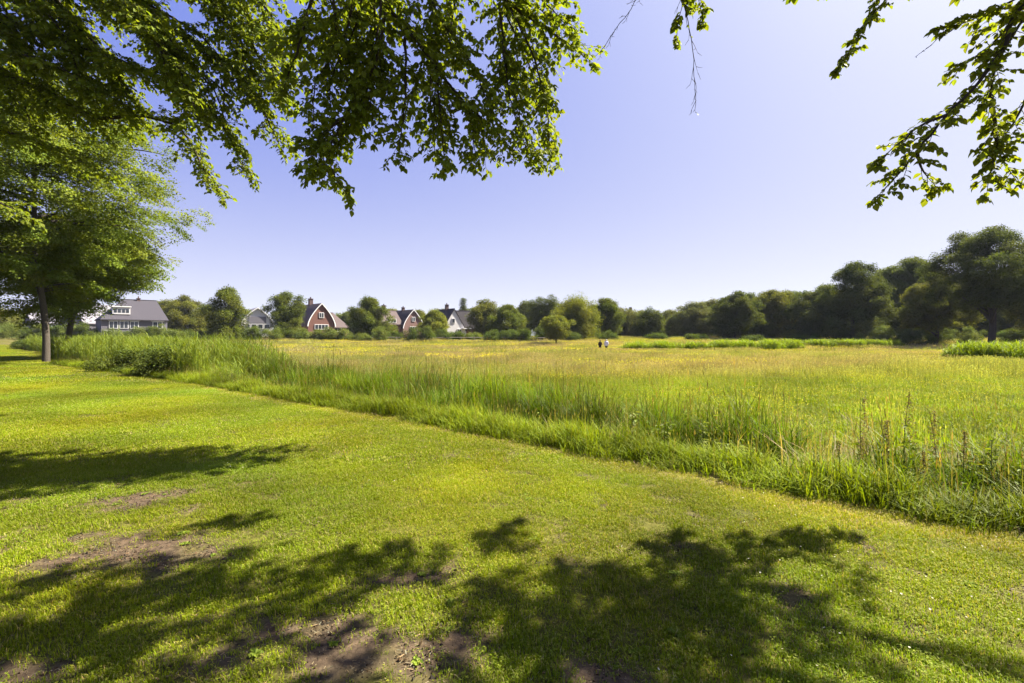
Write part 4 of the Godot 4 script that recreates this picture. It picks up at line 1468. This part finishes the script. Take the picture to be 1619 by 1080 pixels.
# --- single plants of the bank -------------------------------------------------------------
func stalk(called: String, label: String, group: String, x: float, z: float, h: float, kind: String) -> void:
	var o := base(called, Vector3(x, ter(x, z) - 0.02, z), rf(0, TAU))
	tag(o, label, "plant", group)
	var green := Color(0.125, 0.165, 0.03)
	var mb := MB.new()
	var pts := bent(Vector3.ZERO, Vector3(rf(-0.08, 0.08), h, rf(-0.08, 0.08)), 0.0, 6)
	mb.tube(pts, 0.007, 0.003, 5, Color(0.10, 0.08, 0.04) if kind == "dock" else Color(0.12, 0.14, 0.04))
	part("stem", mb.done(), M.grass, o)
	if kind == "dock":
		var lb := MB.new()
		for k in 16:
			var t := rf(0.1, 0.6)
			big_leaf(lb, Vector3(0, h * t, 0), k * 2.4, rf(0.12, 0.24), 0.24, vary(green, 0.25))
		part("leaves", lb.done(), M.grass, o).set_meta("kind", "stuff")
		var sb := MB.new()
		for k in 420:
			var t := rf(0.5, 1.0)
			var a := rf(0, TAU)
			var rr := rf(0.0, 0.075) * (1.2 - t) * 2.2
			var p := Vector3(cos(a) * rr, h * t, sin(a) * rr)
			var u := ball() * rf(0.008, 0.016)
			var w := u.cross(ball()).normalized() * rf(0.006, 0.012)
			sb.quad(p - u, p + w, p + u, p - w, vary(Color(0.17, 0.135, 0.07), 0.4))
		part("seed_head", sb.done(), M.grass, o).set_meta("kind", "stuff")
	elif kind == "nettle":
		var lb := MB.new()
		for k in int(h * 26):
			big_leaf(lb, Vector3(0, h * (0.15 + 0.85 * k / (h * 26)), 0), (k % 2) * PI + (k / 2) * 1.5708, rf(0.07, 0.13), 0.55, vary(Color(0.125, 0.155, 0.03), 0.3))
		part("leaves", lb.done(), M.grass, o).set_meta("kind", "stuff")
	elif kind == "reed":
		var lb := MB.new()
		for k in 8:
			var a := k * 2.6 + rf(-0.4, 0.4)
			var y := h * (0.25 + 0.09 * k)
			var d := Vector3(cos(a), rf(1.6, 3.0), sin(a)).normalized()
			var e := Vector3(-sin(a), 0, cos(a)) * 0.011
			var l := rf(0.3, 0.5)
			var q := Vector3(0, y, 0)
			var c := vary(Color(0.12, 0.16, 0.03), 0.2)
			lb.quad(q - e * 0.5, q + e * 0.5, q + d * l * 0.6 + e, q + d * l * 0.6 - e, c)
			lb.tri(q + d * l * 0.6 - e, q + d * l * 0.6 + e, q + d * l + Vector3(cos(a), -0.2, sin(a)) * 0.1, c)
		part("leaves", lb.done(), M.grass, o).set_meta("kind", "stuff")


func big_leaf(mb: MB, p: Vector3, yaw: float, l: float, wide: float, c: Color) -> void:
	var d := Vector3(cos(yaw), rf(0.1, 0.7), sin(yaw)).normalized()
	var e := Vector3(-sin(yaw), 0, cos(yaw))
	var m := p + d * l * 0.5
	var tip := p + d * l + Vector3.DOWN * l * 0.35
	var f := Vector3.UP * l * 0.08
	mb.quad(p, m * 1.0 - d * l * 0.12 + e * l * wide * 0.5 + f, tip.lerp(m, 0.45) + e * l * wide * 0.4, tip, c)
	mb.quad(p, tip, tip.lerp(m, 0.45) - e * l * wide * 0.4, m - d * l * 0.12 - e * l * wide * 0.5 + f, c)


func wild_plants() -> void:
	for p in [[4.73, -7.0, 1.30], [4.93, -6.8, 1.40], [5.18, -7.1, 1.67], [5.43, -7.0, 1.25], [5.88, -7.15, 1.55], [6.03, -6.9, 1.30], [4.53, -6.7, 1.05], [5.28, -6.3, 1.00], [5.63, -6.6, 1.05], [4.88, -6.2, 0.95], [6.28, -6.7, 1.05]]:
		var which := "brown-spiked dock plant standing up from the bank beside the lawn edge"
		if p[2] > 1.6:
			which = "tallest brown-spiked dock plant on the bank beside the lawn edge"
		elif p[2] < 1.1:
			which = "low brown-spiked dock plant half sunk in the bank grass"
		stalk("dock_plant", which, "dock plants on the bank", p[0], p[1], p[2], "dock")
	for k in 22:
		var t := rng.randf()
		stalk("nettle_plant", "pale leafy nettle standing at the dark ditch", "nettles at the ditch", lerpf(2.0, 3.7, t) + rf(-0.15, 0.15), lerpf(-8.3, -6.9, t) + rf(-0.35, 0.35), rf(1.0, 1.45), "nettle")
	for k in 12:
		var t := rng.randf()
		stalk("nettle_plant", "leafy nettle growing around the foot of the dock plants", "nettles below the docks", lerpf(4.2, 6.6, t) + rf(-0.2, 0.2), -6.2 + rf(-0.7, 0.5), rf(0.7, 1.1), "nettle")
	for p in [[-1.15, -10.5, 1.95], [-1.28, -10.6, 1.7], [-1.05, -10.4, 1.5], [-1.4, -10.4, 1.4]]:
		stalk("reed_stem", "tall single reed standing in the clump at mid-ditch", "reeds at mid-ditch", p[0], p[1], p[2], "reed")
	for p in [[-2.25, -10.9, 1.5], [-2.1, -10.7, 1.2], [-1.95, -10.9, 1.15]]:
		stalk("reed_stem", "shorter reed standing apart from the mid-ditch clump", "short reeds at the ditch", p[0], p[1], p[2], "reed")
	for k in 16:
		var x := rf(-11.5, -2.4)
		var z := -10.2 + (x + 2.85) * 0.79 - rf(1.8, 3.6)
		stalk("reed_stem", "scattered reed rising above the long bank grass", "scattered bank reeds", x, z, rf(1.0, 1.5), "reed")


# --- people ---------------------------------------------------------------------------------
# bones: [a, b, radius a, radius b]; one smooth skin round them as surface nets
func skin_mesh(bones: Array, cell: float, soft: float) -> ArrayMesh:
	var lo := Vector3.ONE * 1e9
	var hi := -lo
	for b in bones:
		var r := maxf(b[2], b[3]) + cell * 2.0 + soft * 0.5
		for p in [b[0], b[1]]:
			lo = lo.min(p - Vector3.ONE * r)
			hi = hi.max(p + Vector3.ONE * r)
	var nx := int((hi.x - lo.x) / cell) + 2
	var ny := int((hi.y - lo.y) / cell) + 2
	var nz := int((hi.z - lo.z) / cell) + 2
	var f := PackedFloat32Array()
	f.resize(nx * ny * nz)
	f.fill(1.0)
	for b in bones:
		var a: Vector3 = b[0]
		var ab: Vector3 = b[1] - a
		var r := maxf(b[2], b[3]) + cell * 2.0 + soft
		var q0 := (a.min(b[1]) - Vector3.ONE * r - lo) / cell
		var q1 := (a.max(b[1]) + Vector3.ONE * r - lo) / cell
		for z in range(maxi(0, int(q0.z)), mini(nz, int(q1.z) + 2)):
			for y in range(maxi(0, int(q0.y)), mini(ny, int(q1.y) + 2)):
				for x in range(maxi(0, int(q0.x)), mini(nx, int(q1.x) + 2)):
					var p := lo + Vector3(x, y, z) * cell - a
					var t := clampf(p.dot(ab) / maxf(1e-8, ab.length_squared()), 0.0, 1.0)
					var d := (p - ab * t).length() - lerpf(b[2], b[3], t)
					var k := (z * ny + y) * nx + x
					var h := clampf(0.5 + 0.5 * (f[k] - d) / soft, 0.0, 1.0)
					f[k] = lerpf(f[k], d, h) - soft * h * (1.0 - h)
	var mb := MB.new()
	var id := {}
	for z in nz - 1:
		for y in ny - 1:
			for x in nx - 1:
				var k := (z * ny + y) * nx + x
				var inside := 0
				for c in 8:
					if f[k + (c & 1) + (nx if c & 2 else 0) + (nx * ny if c & 4 else 0)] < 0.0:
						inside += 1
				if inside == 0 or inside == 8:
					continue
				var sum := Vector3.ZERO
				var m := 0
				for e in [[0, 1], [2, 3], [4, 5], [6, 7], [0, 2], [1, 3], [4, 6], [5, 7], [0, 4], [1, 5], [2, 6], [3, 7]]:
					var fa := f[k + (e[0] & 1) + (nx if e[0] & 2 else 0) + (nx * ny if e[0] & 4 else 0)]
					var fb := f[k + (e[1] & 1) + (nx if e[1] & 2 else 0) + (nx * ny if e[1] & 4 else 0)]
					if (fa < 0.0) != (fb < 0.0):
						var pa := Vector3(e[0] & 1, (e[0] >> 1) & 1, (e[0] >> 2) & 1)
						var pb := Vector3(e[1] & 1, (e[1] >> 1) & 1, (e[1] >> 2) & 1)
						sum += pa.lerp(pb, fa / (fa - fb))
						m += 1
				id[k] = mb.pt(lo + (Vector3(x, y, z) + sum / m) * cell, Color.WHITE)
				mb.n.append(Vector3(f[k + 1] - f[k], f[k + nx] - f[k], f[k + nx * ny] - f[k]).normalized())
	for z in range(1, nz - 1):
		for y in range(1, ny - 1):
			for x in range(1, nx - 1):
				var k := (z * ny + y) * nx + x
				for ax in 3:
					var step: int = [1, nx, nx * ny][ax]
					if (f[k] < 0.0) == (f[k + step] < 0.0):
						continue
					var u: int = [nx, nx * ny, 1][ax]
					var w: int = [nx * ny, 1, nx][ax]
					var q := [k, k - u, k - u - w, k - w]
					if not (id.has(q[0]) and id.has(q[1]) and id.has(q[2]) and id.has(q[3])):
						continue
					if f[k] > 0.0:
						mb.i.append_array([id[q[0]], id[q[1]], id[q[2]], id[q[0]], id[q[2]], id[q[3]]])
					else:
						mb.i.append_array([id[q[0]], id[q[2]], id[q[1]], id[q[0]], id[q[3]], id[q[2]]])
	return mb.done(false)


func person(label: String, x: float, z: float, turn: float, tall: float, coat: bool) -> void:
	var o := base("person", Vector3(x, ter(x, z), z), turn)
	tag(o, label, "person", "")
	var s := tall / 1.75
	# joints of a figure walking towards +z (its front); s scales it
	var hip := 0.92
	var leg := [[Vector3(-0.09, hip, 0), Vector3(-0.10, 0.50, 0.14), Vector3(-0.10, 0.09, 0.10)], [Vector3(0.09, hip, 0), Vector3(0.10, 0.49, 0.02), Vector3(0.10, 0.12, -0.22)]]
	var arm := [[Vector3(-0.19, 1.42, 0), Vector3(-0.25, 1.13, -0.08), Vector3(-0.24, 0.89, 0.02)], [Vector3(0.19, 1.42, 0), Vector3(0.25, 1.13, 0.05), Vector3(0.24, 0.90, 0.17)]]
	if coat:
		arm = [[Vector3(-0.18, 1.40, 0), Vector3(-0.27, 1.14, -0.06), Vector3(-0.17, 0.98, 0.14)], [Vector3(0.18, 1.40, 0), Vector3(0.27, 1.14, -0.06), Vector3(0.17, 0.98, 0.14)]]
	var body := [[Vector3(0, 0.98, 0), Vector3(0, 1.18, -0.01), 0.135, 0.125], [Vector3(0, 1.18, -0.01), Vector3(0, 1.36, 0), 0.13, 0.135], [Vector3(-0.14, 1.41, 0), Vector3(0.14, 1.41, 0), 0.07, 0.07],
		[Vector3(0, 1.42, 0), Vector3(0, 1.54, 0.01), 0.062, 0.055], [Vector3(0, 1.60, 0.015), Vector3(0, 1.66, 0.01), 0.082, 0.092], [Vector3(0, 1.58, 0.10), Vector3(0, 1.615, 0.085), 0.018, 0.012],
		[Vector3(-0.088, 1.60, 0), Vector3(-0.092, 1.64, -0.005), 0.018, 0.022], [Vector3(0.088, 1.60, 0), Vector3(0.092, 1.64, -0.005), 0.018, 0.022]]
	var trousers := [[Vector3(-0.06, 0.96, 0), Vector3(0.06, 0.96, 0), 0.145, 0.145]]
	var top := [[Vector3(-0.05, 0.93, 0), Vector3(0.05, 0.93, 0), 0.165, 0.165], [Vector3(0, 0.96, 0), Vector3(0, 1.36, 0), 0.165, 0.155], [Vector3(-0.15, 1.405, 0), Vector3(0.15, 1.405, 0), 0.088, 0.088], [Vector3(0, 1.42, 0), Vector3(0, 1.46, 0), 0.085, 0.075]]
	if coat:
		top.append([Vector3(0, 0.98, 0), Vector3(0, 0.62, 0), 0.18, 0.21])
	for l in leg:
		body.append([l[0], l[1], 0.085, 0.058])
		body.append([l[1], l[2], 0.058, 0.04])
		trousers.append([l[0], l[1], 0.102, 0.082])
		trousers.append([l[1], l[2] + Vector3(0, 0.02, 0), 0.08, 0.07])
	for a in arm:
		body.append([a[0], a[1], 0.05, 0.042])
		body.append([a[1], a[2], 0.042, 0.03])
		top.append([a[0], a[1], 0.07, 0.062])
		top.append([a[1], a[1].lerp(a[2], 0.92), 0.06, 0.05])
	for g in [body, trousers, top]:
		for b in g:
			b[0] *= s; b[1] *= s; b[2] *= s; b[3] *= s
	var bm := part("body", skin_mesh(body, 0.022, 0.03), M.skin, o)
	for a in arm:
		var w: Vector3 = a[2] * s
		var d: Vector3 = (a[2] - a[1]).normalized()
		var hand := [[w, w + d * 0.08, 0.026, 0.032]]
		for k in 4:
			var off := Vector3(0, 0, (k - 1.5) * 0.02)
			hand.append([w + d * 0.08 + off, w + d * [0.125, 0.135, 0.13, 0.115][k] + off, 0.010, 0.009])
			hand.append([w + d * [0.125, 0.135, 0.13, 0.115][k] + off, w + d * [0.155, 0.17, 0.165, 0.145][k] + off + Vector3(signf(-a[2].x) * 0.02, 0, 0), 0.009, 0.008])
		hand.append([w + d * 0.03 + Vector3(0, 0, 0.025), w + d * 0.08 + Vector3(0, 0, 0.055), 0.012, 0.010])
		part("hand", skin_mesh(hand, 0.006, 0.006), M.skin, bm)
	part("trousers", skin_mesh(trousers, 0.022, 0.03), M.black_trousers, o)
	part("coat" if coat else "shirt", skin_mesh(top, 0.022, 0.04), M.dark_coat if coat else M.pale_shirt, o)
	var hair := [[Vector3(0, 1.66, -0.025) * s, Vector3(0, 1.69, -0.005) * s, 0.098 * s, 0.09 * s]]
	if coat:
		hair.append([Vector3(0, 1.64, -0.05) * s, Vector3(0, 1.50, -0.06) * s, 0.08 * s, 0.06 * s])
	part("hair", skin_mesh(hair, 0.018, 0.02), M.dark_hair if coat else M.grey_hair, o)
	for l in leg:
		var a: Vector3 = l[2] * s
		var shoe := [[a + Vector3(0, -0.03, -0.03), a + Vector3(0, -0.055, 0.14), 0.045, 0.035], [a, a + Vector3(0, -0.04, 0), 0.045, 0.045]]
		part("shoe", skin_mesh(shoe, 0.015, 0.02), M.shoe, o)


func people() -> void:
	person("person in a long dark coat walking away through the meadow", 12.4, -68.0, PI, 1.62, true)
	person("person in a pale shirt and black trousers walking away through the meadow", 13.2, -67.6, PI, 1.76, false)
